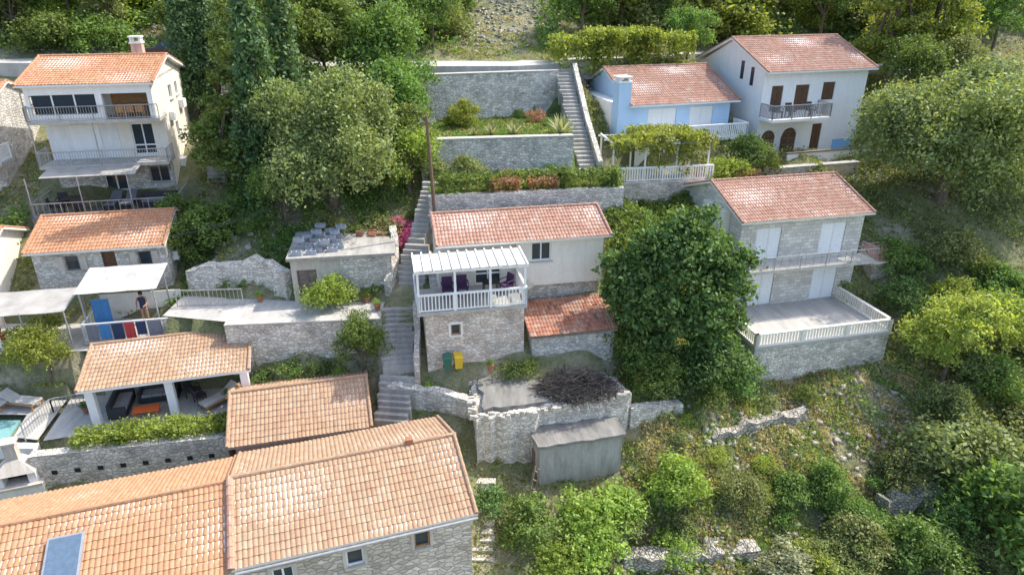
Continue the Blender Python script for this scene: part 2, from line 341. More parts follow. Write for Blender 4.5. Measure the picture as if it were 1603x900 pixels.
def window(th,w,op,style='window',frame='whiteclean',shut=None,shutmat='wood',surround=None,sill=True):
    a0,a1,h0,h1=op[:4]; door= style=='door'
    if style in('window','door','glassdoor'):
        pane=w.box(B(),a0+.04,a1-.04,h0+.04,h1-.04,-.15,-.12).obj('door' if door else 'window',frame if door else 'glass',th)
        b=B(); t=.06
        w.box(b,a0,a0+t,h0,h1,-.16,-.07); w.box(b,a1-t,a1,h0,h1,-.16,-.07); w.box(b,a0+t,a1-t,h1-t,h1,-.16,-.07); w.box(b,a0+t,a1-t,h0,h0+t,-.16,-.07)
        m=(a0+a1)/2
        if a1-a0>.7: w.box(b,m-.035,m+.035,h0+t,h1-t,-.16,-.08)
        if style=='glassdoor': w.box(b,a0+t,a1-t,h0+.5,h0+.58,-.155,-.085)
        b.obj('frame',frame,pane)
        if door: w.box(B(),a1-.2,a1-.14,(h0+h1)/2-.06,(h0+h1)/2+.06,-.12,-.06).obj('handle','metal',pane)
    else:
        pane=B(); m=(a0+a1)/2
        for x0,x1 in((a0+.02,m-.01),(m+.01,a1-.02)):
            w.box(pane,x0,x1,h0+.02,h1-.02,-.09,-.05)
            k=int((h1-h0)/.11)
            for i in range(k):
                z=h0+.08+i*(h1-h0-.14)/k; w.box(pane,x0+.06,x1-.06,z,z+.055,-.05,-.025)
        pane=pane.obj('shutter',frame,th)
    if sill and not door and style!='glassdoor' and h0>.5:
        w.box(B(),a0-.08,a1+.08,h0-.07,h0-.005,-.02,.08).obj('sill',surround or 'conclight',pane)
    if surround:
        b=B(); t=.11; w.box(b,a0-t,a0,h0,h1,-.05,.025); w.box(b,a1,a1+t,h0,h1,-.05,.025); w.box(b,a0-t,a1+t,h1+.003,h1+t,-.05,.025); b.obj('surround',surround,pane)
    if shut:
        ww=(a1-a0)/2
        for x0,x1 in((a0-ww-.04,a0-.04),(a1+.04,a1+ww+.04)):
            b=B(); w.box(b,x0,x1,h0,h1,.02,.06)
            k=int((h1-h0)/.12)
            for i in range(k):
                z=h0+.06+i*(h1-h0-.1)/k; w.box(b,x0+.05,x1-.05,z,z+.06,.06,.075)
            b.obj('shutter',shutmat,pane)
    return pane
def arch(th,w,a0,a1,h0,h1,mat='wood',name='door'):
    r=(a1-a0)/2; m=(a0+a1)/2; pts=[w.p(a0,h0,.03),w.p(a1,h0,.03)]+[w.p(m+r*math.cos(t),h1-r+r*math.sin(t),.03) for t in [i*math.pi/10 for i in range(11)]]
    d=B().poly(pts).obj(name,mat,th)
    b=B(); pr=None
    for i in range(11):
        t=i*math.pi/10; q=Vector(w.p(m+(r+.06)*math.cos(t),h1-r+(r+.06)*math.sin(t),.03))
        if pr: b.beam(pr,q,.1,.1)
        pr=q
    b.obj('frame','whiteclean',d); b=B(); w.box(b,m-.02,m+.02,h0+.05,h1-.1,.035,.06)
    for k in range(4): z=h0+.2+k*(h1-h0-.5)/3; w.box(b,a0+.08,a1-.08,z,z+.04,.035,.055)
    b.obj('panel','woodgrey',d)
def body(th,w,dep,z0,z1,rise,ry,mat,fo=(),ro=(),lo=(),zb=-1.2):
    b=B(); Wf=W((0,0),(1,0)); Wr=W((w,0),(0,1)); Wb=W((w,dep),(-1,0)); Wl=W((0,dep),(0,-1))
    Wf.sheet(b,w,z0+zb,z1,fo); Wr.sheet(b,dep,z0+zb,z1,ro); Wb.sheet(b,w,z0+zb,z1); Wl.sheet(b,dep,z0+zb,z1,lo)
    if rise>0:
        b.poly([(w,0,z1),(w,dep,z1),(w,ry,z1+rise)]); b.poly([(0,dep,z1),(0,0,z1),(0,ry,z1+rise)])
    else: b.poly([(0,0,z1),(w,0,z1),(w,dep,z1),(0,dep,z1)])
    b.obj('wall',mat,th); return Wf,Wr,Wl
def roof(th,x0,x1,y0,ry,y1,zr,slf,slb,mat,trim='cream',name='roof'):
    b=B(); ze=zr-slf*(ry-y0); zb=zr-slb*(y1-ry)
    b.tiles((x0,y0,ze),(x1,y0,ze),(x0,ry,zr)); b.tiles((x1,y1,zb),(x0,y1,zb),(x1,ry,zr))
    b.ridge((x0,ry,zr+.04),(x1,ry,zr+.04))
    for x in (x0+.06,x1-.06):
        b.ridge((x,y0,ze+.05),(x,ry,zr+.05),.075); b.ridge((x,y1,zb+.05),(x,ry,zr+.05),.075)
    o=b.obj(name,mat,th)
    b=B(); t=.1
    b.slope(x0,x1,y0+.03,ry,ze-t,zr-t,.11); b.slope(x0,x1,y1-.03,ry,zb-t,zr-t-.002,.11)
    b.obj('eaves',trim,o); return o
def railing(th,pts,z,h=.9,mat='metal',sp=.14,bar=.018,top=.045,name='railing',posts=1.6):
    b=B()
    for a,c in zip(pts,pts[1:]):
        a=Vector((*a,z));c=Vector((*c,z)); L=(c-a).length; n=max(1,round(L/sp)); up=Vector((0,0,h))
        b.beam(a+up,c+up,top*1.4,top); b.beam(a+up*.1,c+up*.1,top*.7,top*.7)
        for i in range(n+1):
            p=a.lerp(c,i/n); b.beam(p+up*.1,p+up*.98,bar,bar)
        m=max(1,round(L/posts))
        for i in range(m+1):
            p=a.lerp(c,i/m); b.beam(p,p+up,top,top)
    return b.obj(name,mat,th)
def rwall(name,label,pts,zt,zb,th,mat,cap=None,jit=0,cat='wall',step=.4):
    t=thing(name,label,cat,(pts[0][0],pts[0][1],zb)); ox,oy=pts[0][:2]
    b=B(); fine=[]
    for i,(p,q) in enumerate(zip(pts,pts[1:])):
        L=math.hypot(q[0]-p[0],q[1]-p[1]); n=max(1,round(L/step)) if jit else 1
        for k in range(n):
            f=k/n; fine.append((p[0]+(q[0]-p[0])*f,p[1]+(q[1]-p[1])*f,(p[2] if len(p)>2 else zt)*(1-f)+(q[2] if len(q)>2 else zt)*f))
    q=pts[-1]; fine.append((q[0],q[1],q[2] if len(q)>2 else zt))
    secs=[]
    for i,p in enumerate(fine):
        a=fine[max(i-1,0)];c=fine[min(i+1,len(fine)-1)]; dx,dy=c[0]-a[0],c[1]-a[1];l=math.hypot(dx,dy);nx_,ny_=-dy/l*th/2,dx/l*th/2
        j=lambda:random.uniform(-jit,jit)
        z=p[2]-zb+j()
        secs.append([(p[0]-nx_-ox+j(),p[1]-ny_-oy+j(),0),(p[0]+nx_-ox,p[1]+ny_-oy,0),(p[0]+nx_-ox+j(),p[1]+ny_-oy+j(),z),(p[0]-nx_-ox+j()*.6,p[1]-ny_-oy+j()*.6,z)])
    for s0,s1 in zip(secs,secs[1:]):
        b.poly([s0[0],s1[0],s1[3],s0[3]]); b.poly([s0[3],s1[3],s1[2],s0[2]]); b.poly([s1[1],s0[1],s0[2],s1[2]])
    b.poly(secs[0][::-1]); b.poly(secs[-1])
    b.obj('stonework',mat,t)
    if cap:
        b=B()
        for s0,s1 in zip(secs,secs[1:]):
            a,c_,d,e=[Vector(x) for x in (s0[3],s1[3],s1[2],s0[2])]; n=(a-e).normalized()*.05; u=Vector((0,0,.08)); z=Vector((0,0,.003))
            b.hexa([a+n+z,c_+n+z,d-n+z,e-n+z,a+n+u,c_+n+u,d-n+u,e-n+u])
        b.obj('coping',cap,t)
    return t
def stairs(name,a,b_,w,n,mat='concrete',jit=.03):
    a=Vector(a);c=Vector(b_); d=(c-a); dh=Vector((d.x,d.y,0)); L=dh.length; u=dh/L; s=Vector((-u.y,u.x,0))*w/2
    t=thing(name,'worn grey stone steps climbing between garden walls','steps',a); b=B(); run=L/n; rise=d.z/n
    for i in range(n):
        j1=u*random.uniform(-jit,jit); s1=s*random.uniform(.85,1.15); s2=s*random.uniform(.85,1.15)
        p=u*(run*i)+j1; q=u*(run*(i+1)+.05); z0=Vector((0,0,rise*i-.8)); z1=Vector((0,0,rise*(i+1)+random.uniform(-.015,.015)))
        b.hexa([p-s1+z0,q-s1+z0,q+s2+z0,p+s2+z0,p-s1+z1,q-s1+z1,q+s2+z1,p+s2+z1])
    b.obj('steps',mat,t); return t
def loc(o,rot,x,y): c,s_=math.cos(R(rot)),math.sin(R(rot)); return (o[0]+x*c-y*s_,o[1]+x*s_+y*c)
def posts(T,lst,r=.035,mat='metal'):
    for x,y,z0,z1 in lst: B().cyl((x,y,z0),(x,y,z1),r).obj('post',mat,T)
# ------------------------------------------------------------------ HOUSES
a=18.3
T=thing('stone_house','long old stone house with orange clay tile roof','house',(-20.45,12.55,2.35),a)
ops=[(17.95,18.5,3.5,4.2),(15.6,16.2,3.4,4.1),(13.2,13.9,3.3,4.05),(17.8,18.6,.7,1.7),(15.4,16.3,.7,1.7)]
Wf,Wr,Wl=body(T,20.0,5.7,0,4.6,1.13,2.85,'old',ops)
for o_ in ops: window(T,Wf,o_,'window','woodgold' if o_[0]>17.9 else 'whiteclean',surround='beige')
roof(T,-.3,12.05,-.3,2.85,6.0,5.75,.37,.40,'tile')
roof(T,12.1,20.2,-.3,2.85,6.0,5.87,.37,.40,'tileold')
b=B(); b.ridge((12.08,-.3,4.76),(12.08,2.85,5.94),.10); b.obj('roof_seam','tilered',T)
B().cyl((12.1,-.38,-.5),(12.1,-.38,4.5),.06).obj('drain_pipe','blackmetal',T)
B().cyl((0,-.4,4.52),(12.0,-.4,4.5),.06).obj('gutter','metal',T); B().cyl((12.2,-.4,4.62),(20.15,-.4,4.62),.05).obj('gutter','metal',T)
B().box(18.3,18.55,2.75,3.0,5.7,6.1).obj('chimney','terracotta',T)
sp=thing('solar_collector','blue glass solar collector fixed on clay tile roof','solar panel',(-20.45,12.55,2.35),a)
def slopep(x,y,off): return (x,y,5.75-.37*(2.85-y)+.10+off)
def sl(b,x0,x1,y0,y1,o0,o1): return b.hexa([slopep(x0,y0,o0),slopep(x1,y0,o0),slopep(x1,y1,o0),slopep(x0,y1,o0),slopep(x0,y0,o1),slopep(x1,y0,o1),slopep(x1,y1,o1),slopep(x0,y1,o1)])
sl(B(),6.7,7.75,.1,1.95,0,.1).obj('frame','metal',sp); sl(B(),6.77,7.68,.17,1.88,.09,.115).obj('glass','solar',sp)
T=thing('small_house','small low pinkish house with aged tile roof','house',(-11.6,23.4,4.3),14.5)
body(T,5.4,4.4,0,2.3,.9,2.2,'pink'); roof(T,-.3,5.7,-.35,2.2,4.75,3.27,.42,.42,'tileold','pink')
# porch
T=thing('tiled_porch','open white columned porch with mono pitch tile roof','porch',(-18.6,25.3,5.95),15.4)
b=B(); b.tiles((-.25,-.35,2.02),(6.85,-.35,2.02),(-.25,2.75,2.7)); b.ridge((-.25,2.75,2.74),(6.85,2.75,2.74)); b.ridge((-.2,-.35,2.08),(-.2,2.75,2.76),.075); b.ridge((6.8,-.35,2.08),(6.8,2.75,2.76),.075); b.obj('roof','tileold',T)
B().slope(-.25,6.85,-.3,2.75,1.9,2.58,.13).obj('ceiling','whiteclean',T)
for x in (.1,3.3,6.5): B().box(x-.17,x+.17,0,.34,0,1.98).obj('column','whiteclean',T)
B().box(-.1,6.7,2.45,2.65,-.2,2.5).obj('wall','beige',T)
# cottage B
T=thing('stone_cottage','stone cottage with bright clay roof and open shutters','house',(-24.2,32.0,9.5),11.5)
ops=[(1.45,2.1,1.05,1.85),(3.2,3.85,.0,1.95),(4.9,5.55,1.05,1.85)]
Wf,Wr,Wl=body(T,6.3,5,0,2.3,.95,2.7,'garden',ops)
window(T,Wf,ops[0],shut=True,shutmat='beige',frame='woodgrey'); window(T,Wf,ops[1],'door','wood'); window(T,Wf,ops[2],shut=True,shutmat='beige',frame='woodgrey')
roof(T,-.25,6.4,-.35,2.7,5.3,3.2,.33,.33,'tilebright')
B().box(6.31,6.6,.9,1.6,.9,1.4).obj('air_conditioner','whiteclean',T)
# house A
T=thing('terrace_house','three storey white house with balconies and clay roof','house',(-26.4,38.95,12.2),12); AO=((-26.4,38.95),12)
HW=6.3
ops=[(2.4,3.6,0,1.95),(4.9,6.0,.9,1.9),(1.3,2.7,3.1,4.4),(4.4,5.6,2.6,4.4)]
bb=B(); Wf=W((0,0),(1,0)); Wf.sheet(bb,HW,-1.5,2.4,ops[:2]); bb.obj('lower_wall','garden',T)
bb=B(); Wf.sheet(bb,HW,2.4,4.95,ops[2:])
Wr=W((HW,-.05),(0,1)); Wr.sheet(bb,6,-1.5,7.0,[(2.2,2.9,5.4,6.2),(3.8,4.4,5.4,6.2),(2.4,3.0,3.2,4.0)])
bb.poly([(HW,-1.5,4.95),(HW,-.05,4.95),(HW,-.05,6.95),(HW,-1.5,6.75)]); bb.poly([(HW,-1.5,6.75),(HW,5.95,6.95),(HW,2.3,7.85)])
Wl=W((0,5.95),(0,-1)); Wl.sheet(bb,5.95,-1.5,6.9); W((HW,5.95),(-1,0)).sheet(bb,HW,-1.5,6.9)
Wf.sheet(bb,HW,4.95,7.2); bb.obj('wall','cream',T)
B().box(.02,3.7,-.03,-.005,2.5,4.9).obj('render_panel','white',T)
B().box(3.75,HW-.05,-.028,-.005,4.95,7.0).obj('render_panel','woodgold',T)
window(T,Wf,ops[0],'glassdoor','whiteclean'); window(T,Wf,ops[1],'window','metal')
sh=B(); Wf.box(sh,1.25,2.75,3.05,4.45,.03,.08); sh.obj('shutter','whiteclean',T); window(T,Wf,ops[3],'glassdoor','whiteclean')
for o_ in [(2.2,2.9,5.4,6.2),(3.8,4.4,5.4,6.2),(2.4,3.0,3.2,4.0)]: window(T,Wr,o_)
B().box(-.2,HW+.2,-1.6,-.002,2.3,2.48).obj('balcony','conclight',T); B().box(-.2,HW+.2,-1.6,-.002,4.75,4.93).obj('balcony','conclight',T)
B().box(-.6,HW+.7,-3.2,-.05,-.9,0).obj('terrace','concdark',T)
b=B(); b.box(0,HW,-1.5,-1.38,6.3,6.75); b.box(0,.12,-1.5,-1.38,4.93,6.3); b.box(3.5,3.75,-1.5,-1.2,4.93,6.3); b.box(HW-.25,HW-.005,-1.5,-.1,4.94,6.3); b.obj('veranda_frame','whiteclean',T)
gp=B().box(.3,3.4,-1.46,-1.43,5.3,6.28).obj('window','glass',T)
b=B(); b.box(.12,3.5,-1.5,-1.4,4.93,5.25)
for x in (.12,1.25,2.35,3.42): b.box(x,x+.07,-1.5,-1.4,5.25,6.3)
b.obj('frame','whiteclean',gp)
B().slope(.2,5.0,-3.0,-1.62,2.15,2.35,.03).obj('awning','canvas',T)
railing(T,[(-.2,-.1),(-.2,-1.57),(HW+.18,-1.57),(HW+.18,-.1)],2.48,.75,'metal'); railing(T,[(-.2,-.1),(-.2,-1.57),(HW+.18,-1.57)],4.93,.75,'metal')
railing(T,[(-.5,-.2),(-.5,-3.15),(HW+.6,-3.15),(HW+.6,-.2)],0,.8,'metal',.3)
posts(T,[(-.45,-3.1,0,2.2),(2.1,-3.1,0,2.2),(4.6,-3.1,0,2.2),(HW+.3,-1.5,0,2.3),(-.15,-1.55,2.4,6.6),(3.0,-1.6,2.4,4.8)])
rf=roof(T,-.3,HW+.3,-1.8,2.3,6.3,7.95,.27,.27,'tilebright','whiteclean')
b=B(); b.box(4.4,5.0,3.3,3.9,7.1,8.5); b.obj('chimney','pink',rf); b=B(); b.box(4.35,5.05,3.25,3.95,8.503,8.6)
for x in(4.4,4.9):
    for y in (3.3,3.8): b.box(x,x+.1,y,y+.1,8.6,8.85)
b.box(4.35,5.05,3.25,3.95,8.85,8.92); b.obj('chimney_cap','whiteclean',rf)
for y,z in((1.2,4.3),(3.9,4.6),(1.5,1.4)): B().box(HW+.01,HW+.3,y,y+.75,z,z+.5).obj('air_conditioner','whiteclean',T)
# neighbours at the edge
T=thing('neighbour_house','cream neighbouring house with clay tile roof','house',(-31.0,29.7,8.0),11)
ops=[(3.6,4.3,1.6,2.6)]; Wf,_,_=body(T,5.2,5,0,3.6,.9,2.5,'cream',ops); window(T,Wf,ops[0]); roof(T,-.3,5.5,-.3,2.5,5.3,4.6,.38,.38,'tilebright')
T=thing('stone_annex','narrow stone house with balconies and railings','house',(-35.0,38,12.0),11)
ops=[(4,4.8,.3,2.1),(4,4.8,3.2,5)]; Wf,_,_=body(T,5.5,6,0,5.6,1,3,'garden',ops); window(T,Wf,ops[0],'glassdoor'); window(T,Wf,ops[1],'glassdoor'); roof(T,-.3,5.7,-.3,3,6.3,6.7,.35,.35,'tilebright')
B().box(0,6.2,-1.4,-.002,2.6,2.78).obj('balcony','conclight',T); railing(T,[(0,-1.35),(6.15,-1.35),(6.15,0)],2.78,.9,'whiteclean')
# middle house E
T=thing('balcony_house','cream and stone house with white pergola balcony','house',(-3.95,27.8,7.6),11)
ops=[(1.15,1.6,1.5,2.05)]
b=B(); Wf=W((0,0),(1,0)); Wf.sheet(b,4.6,-1,2.7,ops); W((4.6,0),(0,1)).sheet(b,2.6,-1,2.7); W((0,2.6),(0,-1)).sheet(b,2.6,-1,2.7); b.obj('lower_wall','warm',T)
window(T,Wf,ops[0],frame='woodgold',surround='cream')
B().box(.52,8.98,2.4,5.3,-.6,2.69).obj('plinth','garden',T)
b=B(); XL=.9; Wu=W((XL,2.45),(1,0)); uo=(1.75,3.05,2.87,4.6); Wu.sheet(b,4.65-XL,2.7,5.1,[uo]); Wu2=W((4.65,2.2),(1,0)); op2=(.75,1.75,4.0,4.95); Wu2.sheet(b,4.4,2.7,5.2,[op2])
Wr2=W((9.05,2.2),(0,1)); Wr2.sheet(b,3.1,2.7,5.2); W((XL,5.3),(0,-1)).sheet(b,2.85,2.7,5.1); W((9.05,5.3),(-1,0)).sheet(b,9.05-XL,2.7,5.2); W((4.65,2.45),(0,-1)).sheet(b,.25,2.7,5.2)
b.poly([(9.05,2.2,5.2),(9.05,5.3,5.2),(9.05,4.3,5.8)]); b.poly([(XL,5.3,5.1),(XL,2.45,5.1),(XL,4.3,5.8)]); b.obj('upper_wall','cream',T)
window(T,Wu,uo,'glassdoor'); window(T,Wu2,op2)
roof(T,XL-.15,9.35,1.75,4.3,5.7,6.02,.31,.31,'tilered')
B().box(-.35,4.7,-.25,2.42,2.703,2.86).obj('balcony','conclight',T)
railing(T,[(-.3,2.3),(-.3,-.2),(4.65,-.2),(4.65,1.9)],2.86,.85,'whiteclean',.16,.05,.08)
b=B()
for x in(-.25,1.4,3.0,4.6): b.beam((x,-.15,2.86),(x,-.15,4.75),.1)
b.beam((-.4,-.15,4.8),(4.75,-.15,4.8),.1,.14); b.beam((-.4,1.6,4.9),(4.75,1.6,4.9),.1,.14)
for i in range(13): x=-.35+i*.42; b.beam((x,-.35,4.9),(x,1.75,5.0),.07,.10)
b.obj('pergola','whiteclean',T)
B().slope(-.3,4.65,-.25,1.6,4.875,4.975,.02).obj('pergola_cover','canvaslight',T)
B().box(-.31,-.29,.0,1.6,3.4,4.7).obj('side_screen','canvas',T)
B().cyl((4.75,1.0,-.5),(4.75,1.0,2.6),.05).obj('drain_pipe','whiteclean',T)
# shed F
T=thing('stone_shed','low stone shed with rusty orange tile roof','shed',(.95,28.55,7.0),12)
body(T,4.1,2.4,0,1.8,0,0,'garden'); b=B(); b.tiles((-.15,-.25,1.85),(4.25,-.25,1.85),(-.15,2.3,2.55)); b.obj('roof','tilerust',T)
B().slope(-.1,4.2,-.2,2.3,1.7,2.4,.14).obj('eaves','woodgrey',T)
# cistern G, rough outline
def prism(b,P,z0,z1):
    n=len(P)
    for i in range(n):
        a_,c_=P[i],P[(i+1)%n]; b.poly([(*a_[:2],z0),(*c_[:2],z0),(*c_[:2],c_[2] if len(c_)>2 else z1),(*a_[:2],a_[2] if len(a_)>2 else z1)])
    b.poly([(*p[:2],p[2] if len(p)>2 else z1) for p in P]); return b
def rough(P,step,j,z=None,zj=0):
    out=[]
    for a_,c_ in zip(P,P[1:]+P[:1]):
        L=math.dist(a_,c_); n=max(1,round(L/step))
        for k in range(n):
            f=k/n; q=[a_[0]+(c_[0]-a_[0])*f+random.uniform(-j,j),a_[1]+(c_[1]-a_[1])*f+random.uniform(-j,j)]
            if z is not None: q.append(z+random.uniform(-zj,zj))
            out.append(tuple(q))
    return out
def stones(T,pts,n,spread,s0,s1,z,seed,name='loose_stones',mat='rockwall'):
    r=random.Random(seed); b=B()
    for i in range(n):
        t=r.random()*(len(pts)-1); k=int(t); f=t-k; x=pts[k][0]*(1-f)+pts[k+1][0]*f+r.uniform(-spread,spread); y=pts[k][1]*(1-f)+pts[k+1][1]*f+r.uniform(-spread,spread)
        s=r.uniform(s0,s1); j=lambda: r.uniform(.6,1.1)*s; zz=z+r.uniform(-.05,.08)
        b.hexa([(x-j(),y-j()*.7,zz-.1),(x+j(),y-j()*.7,zz-.1),(x+j(),y+j()*.7,zz-.1),(x-j(),y+j()*.7,zz-.1),(x-j()*.8,y-j()*.6,zz+j()*.8),(x+j()*.8,y-j()*.6,zz+j()*.8),(x+j()*.8,y+j()*.6,zz+j()*.8),(x-j()*.8,y+j()*.6,zz+j()*.8)])
    o=b.obj(name,mat,T); o['kind']='stuff'; return o
T=thing('stone_cistern','ruined pale stone cistern with cracked concrete roof','cistern',(-1.55,24.8,3.4))
prism(B(),rough([(0,-.25),(2.5,.2),(2.7,.6),(6.7,1.55),(7.0,2.0),(6.4,3.5),(-.35,3.4)],.3,.10,3.4,.14),-.6,3.3).obj('stonework','rubble',T)
b=B(); prism(b,rough([(.25,.3),(2.4,.75),(5.6,1.6),(6.4,1.9),(6.0,3.3),(.0,3.25)],.4,.14,3.6,.03),3.2,3.5); b.obj('roof_slab','concdark',T)
stones(T,[(0,-.1),(2.5,.35),(6.8,1.7)],70,.12,.08,.19,3.4,4); stones(T,[(-.2,0),(-.3,3.2)],26,.12,.08,.18,3.4,5)
T=thing('concrete_shed','small grey concrete shed with flat roof','shed',(1.2,24.0,3.2),14)
Wf,_,Wl=body(T,3.8,1.9,0,2.55,0,0,'concrete')
b=B(); prism(b,rough([(-.12,-.12),(3.92,-.12),(3.92,1.85),(-.12,1.85)],.4,.06,2.7,.02),2.553,2.7); b.obj('roof_slab','concdark',T)
Wl.box(B(),.5,1.2,0,1.8,.002,.04).obj('door','woodgrey',T)
T=thing('wooden_ladder','weathered wooden ladder leaning beside concrete shed','ladder',(.9,23.3,3.2))
b=B(); b.beam((-.3,-.2,0),(.1,.35,1.9),.07); b.beam((.05,-.4,0),(.25,.15,1.9),.07)
for i in range(5): f=.1+i*.2; b.beam((-.3+.4*f,-.2+.55*f,1.9*f),(.05+.2*f,-.4+.55*f,1.9*f),.05)
b.obj('frame','woodgrey',T)
# shed D
T=thing('flat_roof_shed','beige flat roofed shed stacked with building blocks','shed',(-10.9,31.1,9.5),9)
ops=[(.25,1.2,.1,1.55)]; Wf,_,_=body(T,4.9,3.7,0,2.1,0,0,'beige',ops); window(T,Wf,ops[0],'door','woodgrey')
B().box(-.15,5.1,-.2,3.8,2.105,2.26).obj('roof_slab','concrete',T)
Wf.box(B(),2.4,4.9,-.5,2.05,.003,.06).obj('stone_facing','rubble',T)
def canopy(x0,x1,y0,y1,z0,z1,N,amp,T,mat):
    b=B(); Mr=5
    for i in range(N):
        for j in range(Mr):
            q=[]
            for (ii_,jj) in((i,j),(i+1,j),(i+1,j+1),(i,j+1)):
                f=ii_/N; h=jj/Mr; q.append((x0+(x1-x0)*f,y0+(y1-y0)*h,z0+(z1-z0)*h-amp*(1-math.cos(f*6.28*3))*(.5+math.sin(h*3.14))))
            b.poly(q)
    b.obj('canopy',mat,T)
T=thing('balcony_annex','white annex with shaded balcony and canvas roof','annex',(-20.3,28.9,5.5),11)
b=B(); W((0,0),(1,0)).sheet(b,3.9,-.5,2.7,[]); W((3.9,0),(0,1)).sheet(b,2.4,-.5,2.7); W((0,2.4),(0,-1)).sheet(b,2.4,-.5,2.7); b.poly([(0,0,2.7),(3.9,0,2.7),(3.9,2.4,2.7),(0,2.4,2.7)]); b.obj('wall','white',T)
B().box(-.15,4.05,-.15,2.4,2.702,2.85).obj('balcony','conclight',T)
railing(T,[(-.1,2.3),(-.1,-.1),(4.0,-.1),(4.0,2.2)],2.85,.9,'whiteclean')
posts(T,[(-.05,.35,2.85,5.15),(3.2,.35,2.85,5.15),(-.05,2.3,2.85,5.45),(3.2,2.3,2.85,5.45)],.04)
canopy(-.25,3.4,.25,2.7,5.18,5.55,12,.02,T,'canvaslight')
B().box(.0,3.8,2.3,2.36,2.85,4.2).obj('back_wall','cream',T)
T=thing('canvas_pergola','grey canvas shade stretched on thin metal posts','pergola',(-26.4,27.4,8.1),11)
canopy(0,5.7,0,2.3,2.0,2.25,18,.02,T,'canvas')
posts(T,[(x,.05,0,2.03) for x in(0.05,1.9,3.8,5.65)]+[(x,2.25,0,2.27) for x in(0.05,1.9,3.8,5.65)])
# house I
T=thing('shuttered_house','two storey stone house with white shutters and terrace','house',(12.2,34.4,7.4),13)
ops=[(.95,2.45,0.02,1.9),(4.9,6.45,.02,1.9),(.95,2.45,2.75,4.6),(4.9,6.45,2.75,4.6)]
Wf,Wr,Wl=body(T,7.5,6.6,0,5.2,1.15,3.3,'ashlar',ops,zb=-2)
for o_ in ops: window(T,Wf,o_,'shutter','whiteclean',surround=None,sill=False)
rf=roof(T,-.3,7.8,-.45,3.3,7.0,6.42,.34,.34,'tilered')
B().box(-.1,7.8,-1.25,-.002,2.5,2.66).obj('balcony','conclight',T)
railing(T,[(-.05,-.05),(-.05,-1.2),(7.75,-1.2),(7.75,0)],2.66,.7,'metal',.5,.02,.04)
B().box(-1.1,6.8,-4.4,-.003,-.16,0).obj('terrace','conclight',T)
b=B(); Wt=W((-1.05,-4.35),(1,0)); Wt.sheet(b,7.8,-3.6,-.165); W((6.75,-4.35),(0,1)).sheet(b,4.4,-3.6,-.165); W((-1.05,0.05),(0,-1)).sheet(b,4.4,-3.6,-.165); b.obj('terrace_wall','rubble',T)
def balus(T,pts,z,h=.68,sp=.17,name='balustrade'):
    b=B()
    for a,c in zip(pts,pts[1:]):
        a=Vector((*a,z));c=Vector((*c,z));L=(c-a).length;n=round(L/sp); up=Vector((0,0,h))
        b.beam(a+up,c+up,.16,.07); b.beam(a+Vector((0,0,.05)),c+Vector((0,0,.05)),.16,.09)
        for i in range(n+1):
            p=a.lerp(c,i/n); b.beam(p+up*.12,p+up*.97,.08,.06)
        m=max(1,round(L/2.4))
        for i in range(m+1): p=a.lerp(c,i/m); b.beam(p,p+up*1.06,.17)
    return b.obj(name,'cream',T)
balus(T,[(-1.0,-.1),(-1.0,-4.3),(6.7,-4.3),(6.7,-.1)],0)
B().box(-.4,-.02,1.2,3.6,-1,5.3).obj('side_wall','cream',T)
T=thing('tile_hut','tiny stone hut with dark tile roof under trees','hut',(20.7,36.2,8.0),14)
body(T,2.3,2.2,0,1.5,.5,1.1,'old'); roof(T,-.2,2.5,-.25,1.1,2.45,2.1,.42,.42,'tilered')
# house J
T=thing('pale_blue_house','pale blue house with white balcony and tall chimney','house',(7.6,45.6,14.3),17)
ops=[(1.5,3.6,.35,2.1),(4.6,6.4,.35,2.1)]
Wf,Wr,Wl=body(T,7.7,7.6,0,2.55,1.65,4,'blue',ops,zb=-1.4)
for o_ in ops: window(T,Wf,o_,'shutter','whiteclean',sill=False)
rf=roof(T,-.15,8.05,-.7,4,8.1,4.35,.40,.40,'tilered','whiteclean')
b=B(); b.box(-.95,-.1,-.5,.4,-1.5,3.9); b.obj('chimney','blue',T); B().box(-1.0,-.05,.403,5.5,-1.2,2.6).obj('side_wing','white',T)
b=B(); b.box(-1.0,-.05,-.55,.45,3.903,4.0); b.box(-.9,-.75,-.4,.3,4.0,4.2); b.box(-.3,-.15,-.4,.3,4.0,4.2); b.box(-1.0,-.05,-.55,.45,4.2,4.28); b.obj('chimney_cap','whiteclean',T)
B().box(-.1,8.2,-1.7,-.003,.1,.28).obj('balcony','whiteclean',T); railing(T,[(-.05,-1.65),(8.15,-1.65),(8.15,0)],.28,.85,'whiteclean',.15,.06,.09)
b=B(); W((0,-1.4),(1,0)).sheet(b,7.9,-1.6,.1); b.obj('basement_wall','white',T)
T=thing('vine_pergola','white pergola covered by grape vine on stone terrace','pergola',(6.1,40.5,13.0),8)
b=B()
for x in(0,2,4,6):
    for y in (0.1,3.0): b.beam((x,y,0),(x,y,2.2),.09)
    b.beam((x,-.1,2.25),(x,3.2,2.25),.07,.1)
for y in(0.1,1.6,3.0): b.beam((-.2,y,2.18),(6.2,y,2.18),.07,.09)
b.obj('frame','whiteclean',T)
T2=thing('terrace_fence','white picket railing along a stone terrace','fence',(6.0,40.25,13.0),8.5)
railing(T2,[(0,0),(6.4,0)],0,.85,'whiteclean',.16,.06,.09)
